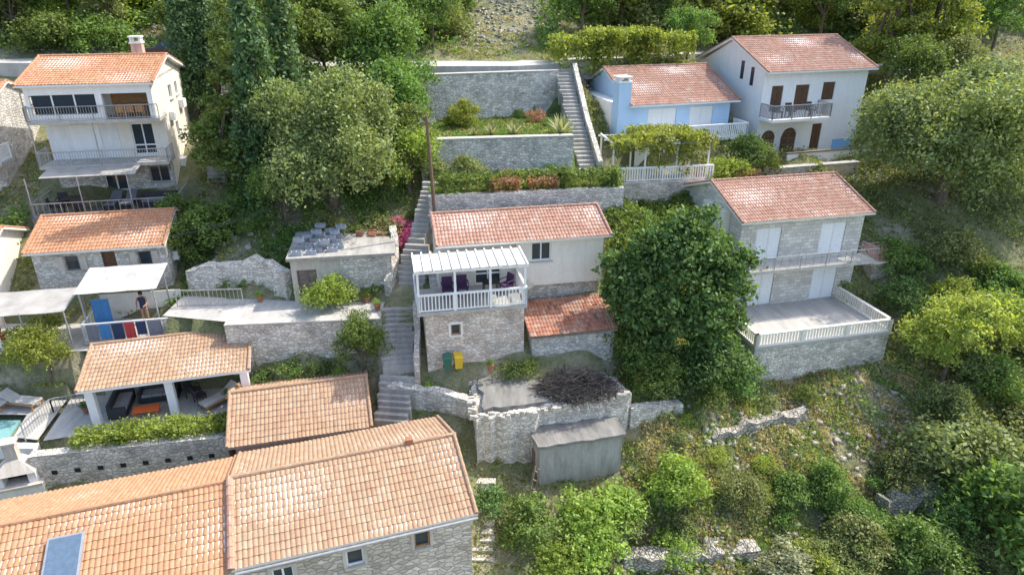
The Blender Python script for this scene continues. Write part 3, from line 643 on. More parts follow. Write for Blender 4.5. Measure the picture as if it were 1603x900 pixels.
# house K
T=thing('white_villa','tall white two storey house with brown shutters','house',(16.8,47.1,13),17)
ops=[(.7,1.6,3.0,4.7),(2.6,3.7,3.0,4.7),(4.8,5.8,3.6,4.8),(4.5,5.3,.2,2.0)]
Wf,Wr,Wl=body(T,8.4,8,0,5.6,1.75,4,'whiteclean',ops,(),(),zb=-1)
for o_ in ops: window(T,Wf,o_,'shutter','wood',sill=False)
arch(T,Wf,.35,1.45,0,1.75); arch(T,Wf,2.0,3.2,0,1.85)
for y,z in((1.2,4.6),(2.4,4.9)): Wl.box(B(),8-y-.35,8-y,z,z+1.2,.003,.03).obj('window','glass',T)
rf=roof(T,-.25,8.7,-.6,4,8.4,7.5,.40,.40,'tilered','whiteclean')
B().box(-.1,4.6,-1.5,-.003,2.55,2.72).obj('balcony','whiteclean',T); railing(T,[(-.05,-.1),(-.05,-1.45),(4.55,-1.45),(4.55,-.1)],2.72,.9,'metal',.13,.035,.06)
B().box(1.2,8.3,-2.0,-1.85,-.9,.5).obj('parapet','whiteclean',T); B().box(1.1,8.4,-2.05,-1.8,.503,.6).obj('coping','woodgrey',T)
# --------------------------------------------------------------- retaining walls
rwall('retaining_wall','high grey stone retaining wall below the road',[(-6.2,45.9),(-5.2,46.2),(3.1,48.5)],18.55,15.2,.5,'garden','conclight')
rwall('retaining_wall','long grey stone wall between two lawns',[(-5.3,39.4),(3.6,40.6)],15.75,13.3,.45,'garden','conclight')
rwall('retaining_wall','low stone wall below the hedge garden',[(-4.4,34.8),(6.1,36.5)],13.8,11,.4,'garden')
rwall('retaining_wall','grey stone wall with concrete path on top',[(-13.5,28.7),(-6.3,29.4)],9.35,6.7,.5,'rubble','conclight')
rwall('retaining_wall','crumbling low dry stone wall',[(-5.7,27.15,7.1),(-4,26.9,7.0),(-1.75,26.4,6.6)],7,5.0,.5,'rubble',jit=.09)
rwall('retaining_wall','rough rubble bank wall behind the path',[(-16.6,32.4,10.6),(-13,32.3,11.3),(-11.2,31.6,10.8)],10.8,9,.6,'rubble',jit=.14)
rwall('retaining_wall','brown stone wall supporting the vine terrace',[(5.7,40.1),(12.7,41.2)],13.0,10.6,.5,'warm')
rwall('retaining_wall','pale stone wall below white villa',[(14.2,43.6),(17.5,44.2),(23.5,45.9)],12.9,11.2,.45,'warm',cap='conclight')
rwall('retaining_wall','stone wall with small square drain holes',[(-20.2,23.3),(-12.5,24.7)],6.0,3.6,.45,'rubble')
T=thing('drain_hole_row','row of small dark square drain openings','drain',(-20.2,23.3,5.0),10.3)
for i in range(8): B().box(.7+i*.9,.92+i*.9,-.245,-.2,0,.2).obj('opening','dark',T)
rwall('pool_wall','white wall around the swimming pool terrace',[(-29,24.4),(-20.6,24.2)],5.75,3.6,.4,'white')
rwall('dry_stone_wall','low tumbled pale dry stone wall on slope',[(5.5,26.7,6.1),(6.9,27.2,5.9),(8.0,27.7,5.7)],6,4,.45,'rubble',jit=.12)
rwall('dry_stone_wall','collapsed pale dry stone terrace wall',[(17,24.6,2.5),(19.5,25.2,2.6),(22,26,2.6)],3.5,1.0,.6,'dry',jit=.2)
rwall('dry_stone_wall','collapsed pale dry stone terrace wall',[(4.5,21.3,2.4),(7,21.6,2.4),(10.5,22.2,2.0)],3.5,.5,.7,'dry',jit=.2)
rwall('dry_stone_wall','half buried pale stone terrace edge',[(9.4,26.6,4.65),(12,27.6,4.75),(14.5,28.4,4.8)],3.5,2.5,.5,'dry',jit=.16)
rwall('boundary_wall','low wall lining the concrete path terrace',[(-6.2,31.3,10.4),(-6.0,33,11.4),(-6.4,34.8,12.2)],11,9,.35,'rubble',jit=.05)
rwall('boundary_wall','low rough wall beside the lower steps',[(-4.4,27.3,7.9),(-4.5,28.8,8.9),(-4.7,30.2,9.9)],9,6.5,.25,'warm',jit=.05)
stairs('stone_stairs',(-5.3,27.6,7.5),(-5.7,30.4,9.4),1.6,12)
stairs('stone_stairs',(-5.25,31.2,9.5),(-4.9,33.4,11.6),1.4,10)
stairs('stone_stairs',(-5.0,33.7,11.6),(-4.5,37.2,13.9),.9,13)
stairs('stone_stairs',(4.6,39.8,13.5),(3.5,49.2,18.6),1.1,28)
stairs('stone_stairs',(-18.0,40.5,12.8),(-19.2,49.3,18.7),1.2,28)
stairs('stone_stairs',(-1.4,20.5,2.9),(-1.3,23.9,4.2),1.3,10,'rubble',.06)
stairs('stone_stairs',(-5.5,25.8,5.7),(-5.3,27.4,7.3),1.6,8)
rwall('stair_wall','rubble wall beside the long garden steps',[(5.3,40.2,14.3),(4.8,44,16.2),(4.3,49,19.0)],15,12,.3,'rubble')
def flat(name,pts,z,mat): o=B().poly([(*p,z) for p in pts]).obj(name,mat); o['kind']='structure'
po=prism(B(),[(-29,24.7),(-22.2,24.7),(-22.6,26.2),(-29,26.2)],5.56,5.66).obj('water','water'); po['kind']='structure'
flat('paving',[(-29,26.3),(-22.3,26.3),(-21.8,24.6),(-20.6,24.4),(-21.2,27.5),(-29,27.5)],5.9,'conclight')
flat('porch_floor',[(-20.3,24.3),(-12.1,26.7),(-12.8,28.6),(-21.1,27.9)],5.93,'conclight')
flat('path',[(-13.3,28.9),(-6.4,29.6),(-6.4,31.2),(-11,31.3),(-16.9,31.9),(-16.9,29.6)],9.33,'conclight')
flat('terrace_paving',[(-28.9,27.8),(-16.6,28.5),(-17,31.1),(-28.9,31.1)],8.13,'conclight')
T=thing('metal_fence','thin grey metal fence at path edge','fence',(-16.6,30.6,9.3),4); railing(T,[(0,0),(3.2,0)],0,.9,'metal',.2)
T=thing('pool_railing','grey metal railing beside pool steps','fence',(-21.2,24.5,5.7),0); railing(T,[(0,0),(0,2.0),(1.3,2.6)],0,.9,'metal',.16)
T=thing('utility_pole','tall weathered wooden utility pole with wires','pole',(-4.0,34.3,12.0))
B().cyl((0,0,-.6),(-.25,.1,6.0),.11,.075,10).obj('shaft','woodpole',T); b=B(); b.beam((-.6,.1,5.7),(.2,.1,5.7),.06)
for x in(-.55,-.2,.15): b.cyl((x,.1,5.72),(x,.1,5.88),.04)
b.obj('crossarm','metal',T)
def wire(p,q,sag=.8):
    b=B();p=Vector(p);q=Vector(q);n=12;L=[]
    for i in range(n+1): f=i/n; v=p.lerp(q,f);v.z-=sag*4*f*(1-f);L.append(v)
    for a_,c_ in zip(L,L[1:]): b.cyl(a_,c_,.012,.012,4,False)
    return b.obj('wire','blackmetal',T)
for k in range(2): wire((-.5+.3*k,.1,5.85),(-13+k*.2,-2.2,.5),.9)
T=thing('satellite_dish','pale satellite dish on a short wall bracket','satellite dish',(.75,29.7,11.0),10)
b=B(); n=14; rings=[]
for r in (0,.1,.2,.29): rings.append([(r*math.cos(2*math.pi*k/n),-.18+.6*r*r,r*math.sin(2*math.pi*k/n)) for k in range(n)])
for A_,C_ in zip(rings,rings[1:]):
    for k in range(n): b.poly([A_[k],A_[(k+1)%n],C_[(k+1)%n],C_[k]])
b.obj('reflector','conclight',T); b=B(); b.cyl((0,-.17,0),(0,.25,-.1),.025); b.cyl((0,-.2,-.25),(0,-.5,-.02),.012); b.box(-.03,.03,-.55,-.48,-.04,.04); b.obj('arm','metal',T)
def bin_(x,y,z,rot,mat,nm):
    T=thing('wheelie_bin',nm+' plastic wheeled bin beside stone wall','bin',(x,y,z),rot); T.scale=(.72,.72,.7)
    B().hexa([(-.22,-.25,.08),(.22,-.25,.08),(.22,.2,.08),(-.22,.2,.08),(-.28,-.33,.95),(.28,-.33,.95),(.28,.3,.95),(-.28,.3,.95)]).obj('body',mat,T)
    b=B(); b.hexa([(-.3,-.37,.953),(.3,-.37,.953),(.3,.33,.953),(-.3,.33,.953),(-.26,-.3,1.04),(.26,-.3,1.04),(.26,.28,1.08),(-.26,.28,1.08)]); b.beam((-.25,.36,1.0),(.25,.36,1.0),.04); b.obj('lid',mat,T)
    for s_ in(-1,1): B().cyl((s_*.2,.24,.1),(s_*.28,.24,.1),.1,.1,12).obj('wheel','rubber',T)
bin_(-3.0,27.5,7.6,8,'green','dark green'); bin_(-2.5,27.6,7.6,14,'yellow','yellow')
# ------------------------------------------------------------------ furniture
def chair(x,y,z,rot,mat='wicker',lab='dark wicker chair on a terrace',sc=1):
    T=thing('chair',lab,'chair',(x,y,z),rot); T.scale=(sc,)*3
    b=B(); b.box(-.25,.25,-.25,.25,.38,.46); b.obj('seat',mat,T)
    B().hexa([(-.25,.2,.46),(.25,.2,.46),(.25,.26,.46),(-.25,.26,.46),(-.25,.28,.92),(.25,.28,.92),(.25,.33,.92),(-.25,.33,.92)]).obj('backrest',mat,T)
    for sx in(-1,1):
        for sy in(-1,1): B().beam((sx*.22,sy*.2,0),(sx*.22,sy*.2,.38),.04).obj('leg',mat,T)
        b=B(); b.beam((sx*.27,-.2,.64),(sx*.27,.28,.66),.05,.03); b.beam((sx*.27,-.2,.4),(sx*.27,-.2,.64),.03); b.obj('armrest',mat,T)
def table(x,y,z,rot,l=1.4,w=.8,mat='wood',lab='rectangular table on a terrace',h=.74):
    T=thing('table',lab,'table',(x,y,z),rot); B().box(-l/2,l/2,-w/2,w/2,h-.04,h).obj('tabletop',mat,T)
    for sx in(-1,1):
        for sy in(-1,1): B().beam((sx*(l/2-.08),sy*(w/2-.08),0),(sx*(l/2-.08),sy*(w/2-.08),h-.04),.05).obj('leg',mat,T)
def lounger(x,y,z,rot,mat='woodgold',cm='cushion',lab='sun lounger with reclined back'):
    T=thing('sun_lounger',lab,'lounger',(x,y,z),rot)
    b=B(); b.beam((-.3,-.9,.3),(-.3,.9,.3),.05); b.beam((.3,-.9,.3),(.3,.9,.3),.05)
    for k in range(7): b.beam((-.3,-.85+k*.2,.3),(.3,-.85+k*.2,.3),.06,.03)
    b.obj('frame',mat,T)
    b=B(); b.box(-.28,.28,-.9,.3,.34,.42); b.hexa([(-.28,.3,.34),(.28,.3,.34),(.28,.9,.68),(-.28,.9,.68),(-.28,.3,.42),(.28,.3,.42),(.28,.87,.76),(-.28,.87,.76)]); b.obj('cushion',cm,T)
    for sx in(-1,1):
        for sy in(-.8,.7): B().beam((sx*.28,sy,0),(sx*.28,sy,.28),.05).obj('leg',mat,T)
def sofa(x,y,z,rot,l=1.8,mat='wicker',cm='cushion',lab='outdoor sofa with cushions'):
    T=thing('sofa',lab,'sofa',(x,y,z),rot)
    B().box(-l/2,l/2,-.35,.35,.06,.32).obj('base',mat,T); B().box(-l/2,l/2,.25,.4,.32,.75).obj('backrest',mat,T)
    for s_ in(-1,1): B().box(s_*l/2-.07,s_*l/2+.07,-.35,.4,.06,.58).obj('armrest',mat,T)
    n=3
    for k in range(n): x0=-l/2+.1+k*(l-.2)/n; B().box(x0,x0+(l-.2)/n-.03,-.33,.24,.325,.45).obj('cushion',cm,T)
PO=((-18.6,25.3),15.4)
p=loc(*PO,.9,1.2); sofa(*p,5.95,105,1.7,lab='dark wicker sofa with grey cushions under porch')
p=loc(*PO,2.1,.3); table(*p,5.95,15,1.1,.6,'orange','low table with bright orange top under porch',.4)
p=loc(*PO,2.4,1.7); sofa(*p,5.95,15,1.6,lab='dark wicker sofa against porch wall')
for x,y,r in [(3.9,1.4,60),(4.3,.8,120)]: p=loc(*PO,x,y); chair(*p,5.95,15+r)
p=loc(*PO,5.2,.5); lounger(*p,5.95,-35,'woodgold','canvaslight','wooden sun lounger under tiled porch')
for x,y,r in [(-22.9,26.95,80),(-24.3,26.95,75)]: lounger(x,y,5.92,r,'woodgold','canvaslight','wooden sun lounger beside the pool')
for x,y,r in [(.5,-1.6,20),(1.6,-2.4,200),(.4,-2.5,110)]: p=loc(*AO,x,y); chair(*p,12.2,r)
p=loc(*AO,1.1,-1.9); table(*p,12.2,12,.9,.8,'blackmetal','dark garden table on house terrace')
for x in (3.2,4.0): p=loc(*AO,x,-1.7); lounger(*p,12.2,10,'blackmetal','greyc','dark sun lounger on house terrace')
p=loc(*AO,5.7,-1.9); sofa(*p,12.2,12,1.9,'wicker','greyc','large dark sofa on house terrace')
p=loc(*AO,5.0,-.8); table(*p,17.13,12,1.3,.7,'woodgold','golden wooden table on top balcony',.7)
for x,r in((4.5,180),(5.0,180),(5.5,180),(4.5,0),(5.5,0)):
    p=loc(*AO,x,-1.25 if r else -.35); chair(*p,17.13,12+r,'woodgold','golden wooden chair on top balcony',.85)
EO=((-3.95,27.8),11)
for x,y,r in[(1.2,1.3,0),(1.9,1.4,0),(4.0,1.3,-60)]: p=loc(*EO,x,y); chair(*p,10.46,11+r,'purple','purple cushioned chair on pergola balcony')
p=loc(*EO,3.2,1.1); table(*p,10.46,11,.8,.6,'blackmetal','small dark table on pergola balcony')
KO=((16.8,47.1),17)
for x in(.8,1.8,3.4): p=loc(*KO,x,-.8); chair(*p,15.72,17,'wicker','dark chair on white balcony')
table(-23.3,28.9,8.13,15,1.7,.8,'canvaslight','pale dining table under canvas shade')
def laundry(o,rot,x0,z,items,lab):
    T=thing('laundry_line',lab,'laundry',(*o,z),rot); x=x0; tot=sum(i[0]+.06 for i in items)
    B().cyl((x0-.1,0,0),(x0+tot+.1,0,0),.01,.01,5).obj('line','metal',T)
    for w_,h_,m in items:
        b=B(); n=4
        for k in range(n):
            a0,a1=x+w_*k/n,x+w_*(k+1)/n; y0,y1=.02*(k%2),.02*((k+1)%2)
            b.poly([(a0,y0-.02,-h_),(a1,y1-.02,-h_),(a1,0,.01),(a0,0,.01)])
        b.obj('cloth',m,T); x+=w_+.06
p=loc((-20.3,28.9),11,.1,-.22); laundry(p,11,0,9.25,[(.5,.85,'greyc'),(.5,.8,'teal'),(.5,.9,'navy'),(.45,.85,'redc'),(.45,.7,'navy'),(.6,.9,'greyc')],'dark towels and clothes drying on balcony rail')
p=loc((-20.3,28.9),11,.25,.6); laundry(p,11,0,10.2,[(.8,1.3,'teal')],'blue towel hanging under the canopy')
p=loc(*KO,4.7,-1.9); laundry(p,17,0,14.3,[(1.5,.75,'sky')],'light blue sheet drying outside white villa')
T=thing('stone_barbecue','white masonry barbecue with arched hearth and chimney','barbecue',(-20.7,22.9,4.0),20)
b=B(); b.box(-.9,.9,-.4,.5,0,.85); b.box(-.75,-.45,-.3,.5,.85,1.45); b.box(.45,.75,-.3,.5,.85,1.45); b.box(-.75,.75,.3,.5,.85,1.45); b.obj('body','white',T)
b=B(); b.hexa([(-.8,-.4,1.45),(.8,-.4,1.45),(.8,.55,1.45),(-.8,.55,1.45),(-.25,.0,1.95),(.25,.0,1.95),(.25,.45,1.95),(-.25,.45,1.95)]); b.box(-.22,.22,.03,.42,1.95,2.7); b.obj('hood','beige',T)
B().box(-.95,.95,-.5,.5,.853,.93).obj('worktop','beige',T); B().box(-.3,.3,-.05,.5,2.703,2.8).obj('chimney_cap','beige',T); B().box(-.44,.44,.24,.295,.94,1.44).obj('hearth','dark',T)
for i in range(30):
    lx=random.uniform(.3,2.4); ly=random.uniform(.2,3.2); k=random.choice([0,0,1,2]); p=loc((-10.9,31.1),9,lx,ly)
    T=thing('concrete_block','hollow grey concrete block stacked on shed roof','block',(*p,11.77+k*.21),9+random.uniform(-12,12),'blocks stacked on the shed roof')
    b=B(); b.box(-.25,.25,-.13,-.09,0,.2); b.box(-.25,.25,.09,.13,0,.2)
    for x in(-.25,-.02,.21): b.box(x,x+.04,-.09,.09,0,.2)
    b.obj('shell','block',T)
for i in range(12):
    p=loc((-10.9,31.1),9,random.uniform(2.8,4.7),random.uniform(2.4,3.6))
    T=thing('roof_tile_stack','stack of spare clay roof tiles on shed','tiles',(*p,11.77),random.uniform(-20,30),'tile stacks on the shed roof')
    b=B()
    for k in range(random.randint(1,4)): b.cyl((-.2,0,.06+k*.05),(.2,0,.06+k*.05),.08,.07,8)
    b.obj('tiles','terracotta',T)
T=thing('brushwood_pile','heap of dark dry branches on concrete roof','brushwood',(3.0,26.7,6.93))
b=B()
for i in range(850):
    a_=random.uniform(0,6.28);r=1.9*math.sqrt(random.random()); h=1.05*max(0,1-(r/2.0)**2)*random.random()+.05
    c_=Vector((r*math.cos(a_),r*.62*math.sin(a_),h)); d=Vector((random.uniform(-1,1),random.uniform(-.8,.8),random.uniform(-.35,.4))).normalized()*random.uniform(.2,.6)
    b.cyl(c_-d,c_+d,.016,.006,4,False)
b.obj('branches','twig',T)
def car(x,y,z,rot,mat,lab):
    T=thing('parked_car',lab,'car',(x,y,z),rot)
    prof=[(-2.1,.35),(-2.15,.75),(-1.9,.95),(-1.3,1.0),(-.8,1.42),(.9,1.45),(1.7,1.0),(2.1,.9),(2.15,.4)]
    b=B(); n=len(prof)
    def yy(z): return .85 if z<1.01 else .68
    Lp=[(x_,-yy(z_),z_) for x_,z_ in prof];Rp=[(x_,yy(z_),z_) for x_,z_ in prof]
    for i in range(n): j=(i+1)%n; b.poly([Lp[i],Lp[j],Rp[j],Rp[i]])
    b.poly(Lp[::-1]); b.poly(Rp); b.obj('body',mat,T)
    for s_ in(-1,1): B().poly([(-1.15,s_*.845,1.02),(1.5,s_*.845,1.02),(.85,s_*.705,1.38),(-.75,s_*.705,1.38)]).obj('side_window','glass',T)
    B().poly([(-1.31,-.7,1.02),(-1.31,.7,1.02),(-.84,.6,1.4),(-.84,-.6,1.4)]).obj('windscreen','glass',T); B().poly([(1.7,-.7,1.03),(1.7,.7,1.03),(.95,.6,1.42),(.95,-.6,1.42)]).obj('rear_window','glass',T)
    for sx in(-1.35,1.35):
        for s_ in(-1,1):
            w_=B().cyl((sx,s_*.7,.32),(sx,s_*.88,.32),.32,.32,16).obj('wheel','rubber',T); B().cyl((sx,s_*.85,.32),(sx,s_*.89,.32),.19,.19,12).obj('rim','metal',w_)
car(-23.4,50.6,18.94,2,'car','dark hatchback parked on the upper road')
# ------------------------------------------------------------------ people
def person(x,y,z,rot,pose,lab,cloth='redc'):
    T=thing('person',lab,'person',(x,y,z),rot)
    if pose=='sit':
        J={'pel':(0,0,.50),'chest':(0,-.02,.88),'neck':(0,-.03,1.05),'head':(0,-.05,1.13),'top':(0,-.05,1.27)}
        leg=lambda s:[(s*.1,-.03,.50),(s*.12,-.45,.50),(s*.12,-.47,.08),(s*.12,-.60,.05)]
        arm=lambda s:[(s*.19,-.02,.98),(s*.25,-.12,.72),(s*.16,-.36,.78),(s*.15,-.43,.78)]
    else:
        J={'pel':(0,0,.92),'chest':(0,-.02,1.30),'neck':(0,-.03,1.47),'head':(0,-.05,1.55),'top':(0,-.05,1.70)}
        leg=lambda s:[(s*.1,0,.9),(s*.11,-.03,.48),(s*.12,.02,.08),(s*.13,-.13,.05)]
        arm=lambda s:[(s*.19,-.02,1.4),(s*.27,-.06,1.13),(s*.18,-.28,1.08),(s*.16,-.36,1.07)]
    v=[J['pel'],J['chest'],J['neck'],J['head'],J['top']]; r=[.13,.14,.055,.085,.08]; e=[(0,1),(1,2),(2,3),(3,4)]
    for s in(-1,1):
        i=len(v); v+=leg(s); r+=[.09,.06,.042,.035]; e+=[(0,i),(i,i+1),(i+1,i+2),(i+2,i+3)]
        i=len(v); a_=arm(s); v+=a_; r+=[.055,.042,.03,.028]; e+=[(1,i),(i,i+1),(i+1,i+2),(i+2,i+3)]
        hnd=i+3; hx,hy,hzz=a_[3]
        for k in range(4):
            j=len(v); off=(k-1.5)*.022; L=[.07,.08,.075,.06][k]
            v+=[(hx+off,hy-.04,hzz),(hx+off,hy-.04-L*.7,hzz-.02)]; r+=[.009,.008]; e+=[(hnd,j),(j,j+1)]
        j=len(v); v+=[(hx-s*.045,hy-.02,hzz)]; r+=[.01]; e+=[(hnd,j)]
    me=bpy.data.meshes.new('body'); me.from_pydata(v,e,[]); o=bpy.data.objects.new('body',me); COL.objects.link(o); o.parent=T
    o.modifiers.new('skin','SKIN')
    if me.skin_vertices:
        for k,d in enumerate(me.skin_vertices[0].data): d.radius=(r[k],r[k])
    o.modifiers.new('sub','SUBSURF').levels=1
    me.materials.append(M['skin'])
    b=B(); p0=Vector(J['pel']);p1=Vector(J['chest']); b.cyl(p0+Vector((0,0,-.06)),p0.lerp(p1,.5),.155,.145,12,False); b.cyl(p0.lerp(p1,.5),p1+Vector((0,0,.08)),.145,.175,12,False); b.cyl(p1+Vector((0,0,.08)),p1+Vector((0,0,.15)),.175,.09,12,False); b.obj('shirt',cloth,T,smooth=True)
    b=B(); h=Vector(J['top']); b.cyl(h+Vector((0,.03,-.12)),h+Vector((0,.02,.0)),.098,.10,12,False); b.cyl(h+Vector((0,.02,.0)),h+Vector((0,.01,.06)),.10,.04,12); b.obj('hair','hair',T,smooth=True)
    return T
chair(-23.9,28.15,8.13,180,'whiteclean','white chair under canvas shade'); chair(-22.7,28.2,8.13,180,'whiteclean','white chair under canvas shade')
person(-23.9,28.2,8.13,185,'sit','person in red top sitting at shaded table','redc'); person(-22.7,28.25,8.13,170,'sit','person in blue top sitting at shaded table','teal')
p=loc((-20.3,28.9),11,2.2,1.5); person(*p,8.35,10,'stand','person in dark top standing behind drying laundry','navy')
# ------------------------------------------------------------------ plants
def leaves(C,nor,sz,seed=0):
    r=np.random.default_rng(seed); n=len(C)
    N=nor*.6+r.normal(size=(n,3))*.7; N/=np.linalg.norm(N,axis=1,keepdims=True)+1e-9
    A=np.cross(N,r.normal(size=(n,3))); A/=np.linalg.norm(A,axis=1,keepdims=True)+1e-9; Bv=np.cross(N,A)
    L=(sz*r.uniform(.6,1.4,n))[:,None]
    V=np.stack([C+A*L,C+Bv*L*.55,C-A*L,C-Bv*L*.55],1).reshape(-1,3); F=np.arange(4*n).reshape(n,4); return V,F
def crown(name,lobes,nc,per,sz,cr,mat,seed,flat=1.0,low=-.55):
    r=np.random.default_rng(seed); lb=np.array(lobes,float); wt=lb[:,3]*lb[:,5]; wt=wt/wt.sum()
    k=r.choice(len(lb),nc,p=wt); D=r.normal(size=(nc,3)); D/=np.linalg.norm(D,axis=1,keepdims=True); D[:,2]=np.where(D[:,2]<low,-D[:,2],D[:,2])
    t=np.where(r.random(nc)<.2,r.uniform(.2,.7,nc),r.uniform(.75,1.05,nc)+.35*r.random(nc)**4)
    C=lb[k,:3]+D*lb[k,3:6]*t[:,None]
    q=np.repeat(np.arange(nc),per); crs=r.uniform(.5,1.4,nc)*cr
    P=C[q]+r.normal(size=(len(q),3))*(crs[q]*.42)[:,None]*np.array([1,1,flat])
    nor=D[q]*.7+np.array([0,0,.6]); V,F=leaves(P,nor,sz,seed+1); me=npmesh(name,V,F); me.materials.append(M[mat]); return me
def trunkmesh(name,h,r,lobes,mat):
    b=B(); top=Vector((.1,0,h)); b.cyl((0,0,-.4),(.05,.03,h*.5),r*1.25,r*.9,8,False); b.cyl((.05,.03,h*.5),top,r*.9,r*.6,8,False)
    for l in lobes[:9]: c_=Vector(l[:3]); m=top.lerp(c_,.5)+Vector((0,0,-.15)); b.cyl(top*.92,m,r*.5,r*.32,6,False); b.cyl(m,c_,r*.32,r*.1,6,False); b.cyl(m,c_+Vector((l[3]*.5,-l[4]*.4,l[5]*.3)),r*.2,r*.05,5,False)
    o=b.obj(name,mat); me=o.data; bpy.data.objects.remove(o); return me
def rl(n,R0,H,z0,seed,sub=.55,lo=.4,hi=.85,core=.6):
    r=random.Random(seed); L=[(r.uniform(-.1,.1)*R0,r.uniform(-.1,.1)*R0,z0,R0*core,R0*core,H*core)]
    for i in range(n):
        a_=6.28*i/n+r.uniform(-.6,.6); d=R0*r.uniform(lo,hi); s=R0*sub*r.uniform(.5,1.25)
        L.append((d*math.cos(a_),d*math.sin(a_),z0+H*r.uniform(-.55,.65),s,s*r.uniform(.8,1.1),s*H/R0*r.uniform(.7,1.1)))
    for i in range(2): L.append((r.uniform(-.4,.4)*R0,r.uniform(-.3,.3)*R0,z0+H*r.uniform(.5,.8),R0*.36,R0*.36,H*.36))
    return L
TM={}
def addT(k,name,lobes,nc,per,sz,cr,mat,seed,th=None,tr=.15,tmat='bark',**kw):
    cm=crown('crown',lobes,nc,per,sz,cr,mat,seed,**kw); tm=trunkmesh('trunk',th,tr,lobes,tmat) if th else None; TM.setdefault(k,[]).append((name,cm,tm))
for i in range(3):
    addT('s','shrub',rl(5,.85,.6,.5,i,.6),130,13,.06,.28,'lgreen',10+i,low=-.3)
    addT('m','shrub',rl(8,1.45,1.2,1.0,20+i,.5),370,14,.075,.34,'lgreen',20+i,low=-.4)
    L=rl(10,2.0,1.8,3.0,30+i,.46); addT('t','tree',L,580,15,.09,.41,'lgreen',30+i,1.9,.11)
    L=rl(12,2.9,2.4,4.2,40+i,.45); addT('T','tree',L,980,15,.11,.52,'ldark',40+i,2.6,.17)
for i in range(2):
    L=[(random.uniform(-.15,.15),random.uniform(-.15,.15),1.2+k*.95,max(.25,1.15-.12*k),max(.25,1.15-.12*k),.85) for k in range(9)]
    addT('c','cypress_tree',L,620,15,.10,.33,'lcyp',60+i,5,.14,flat=1.6)
    L=[]; r_=random.Random(i)
    for k in range(9):
        z=1.8+k*.95; rad=2.5*(1-k/10.0)
        for q in range(5 if k<6 else 2): a_=r_.uniform(0,6.28); L.append((rad*.7*math.cos(a_),rad*.7*math.sin(a_),z+r_.uniform(-.3,.3),rad*.42,rad*.42,.34))
    addT('p','pine_tree',L,950,16,.10,.36,'llime',70+i,7,.17,low=-.2)
names={'s':'low','m':'bushy','t':'rounded','T':'broad leafy','c':'tall slender','p':'feathery conical'}
lm={'lgreen':'green','ldark':'dark green','lcyp':'blackish green','lolive':'olive green','lgrey':'pale grey green','llime':'bright lime green','lyellow':'yellow green','lbrown':'dry brown','lpink':'pink flowering','lred':'reddish'}
where=['growing among stone walls','on the rocky hillside']
def inst(me,name,mat,parent=None):
    o=bpy.data.objects.new(name,me); COL.objects.link(o)
    if mat: o.material_slots[0].link='OBJECT'; o.material_slots[0].material=M[mat]
    if parent: o.parent=parent
    return o
cnt=[0]
def plant(k,x,y,s=1,mat='lgreen',z=None,hs=1):
    cnt[0]+=1; v=TM[k][cnt[0]%len(TM[k])]; z=hz(x,y) if z is None else z
    wh=where[0] if y<45 and x<10 else where[1]
    lab=f"{names[k]} {lm[mat]} {v[0].replace('_tree','')} {wh}"
    rot=random.uniform(0,360)
    if v[2] is None:
        o=inst(v[1],'shrub',mat); o.location=(x,y,z-.15*s); o.rotation_euler=(0,0,R(rot)); o.scale=(s*random.uniform(.9,1.2),s*random.uniform(.9,1.2),s*hs*random.uniform(.75,1.05)); tag(o,lab,'bush','shrubs on the hillside')
    else:
        o=thing(v[0],lab,'tree',(x,y,z),rot,'trees around the village'); o.scale=(s,s,s*hs)
        inst(v[1],'crown',mat,o); inst(v[2],'trunk',None,o)
    return o
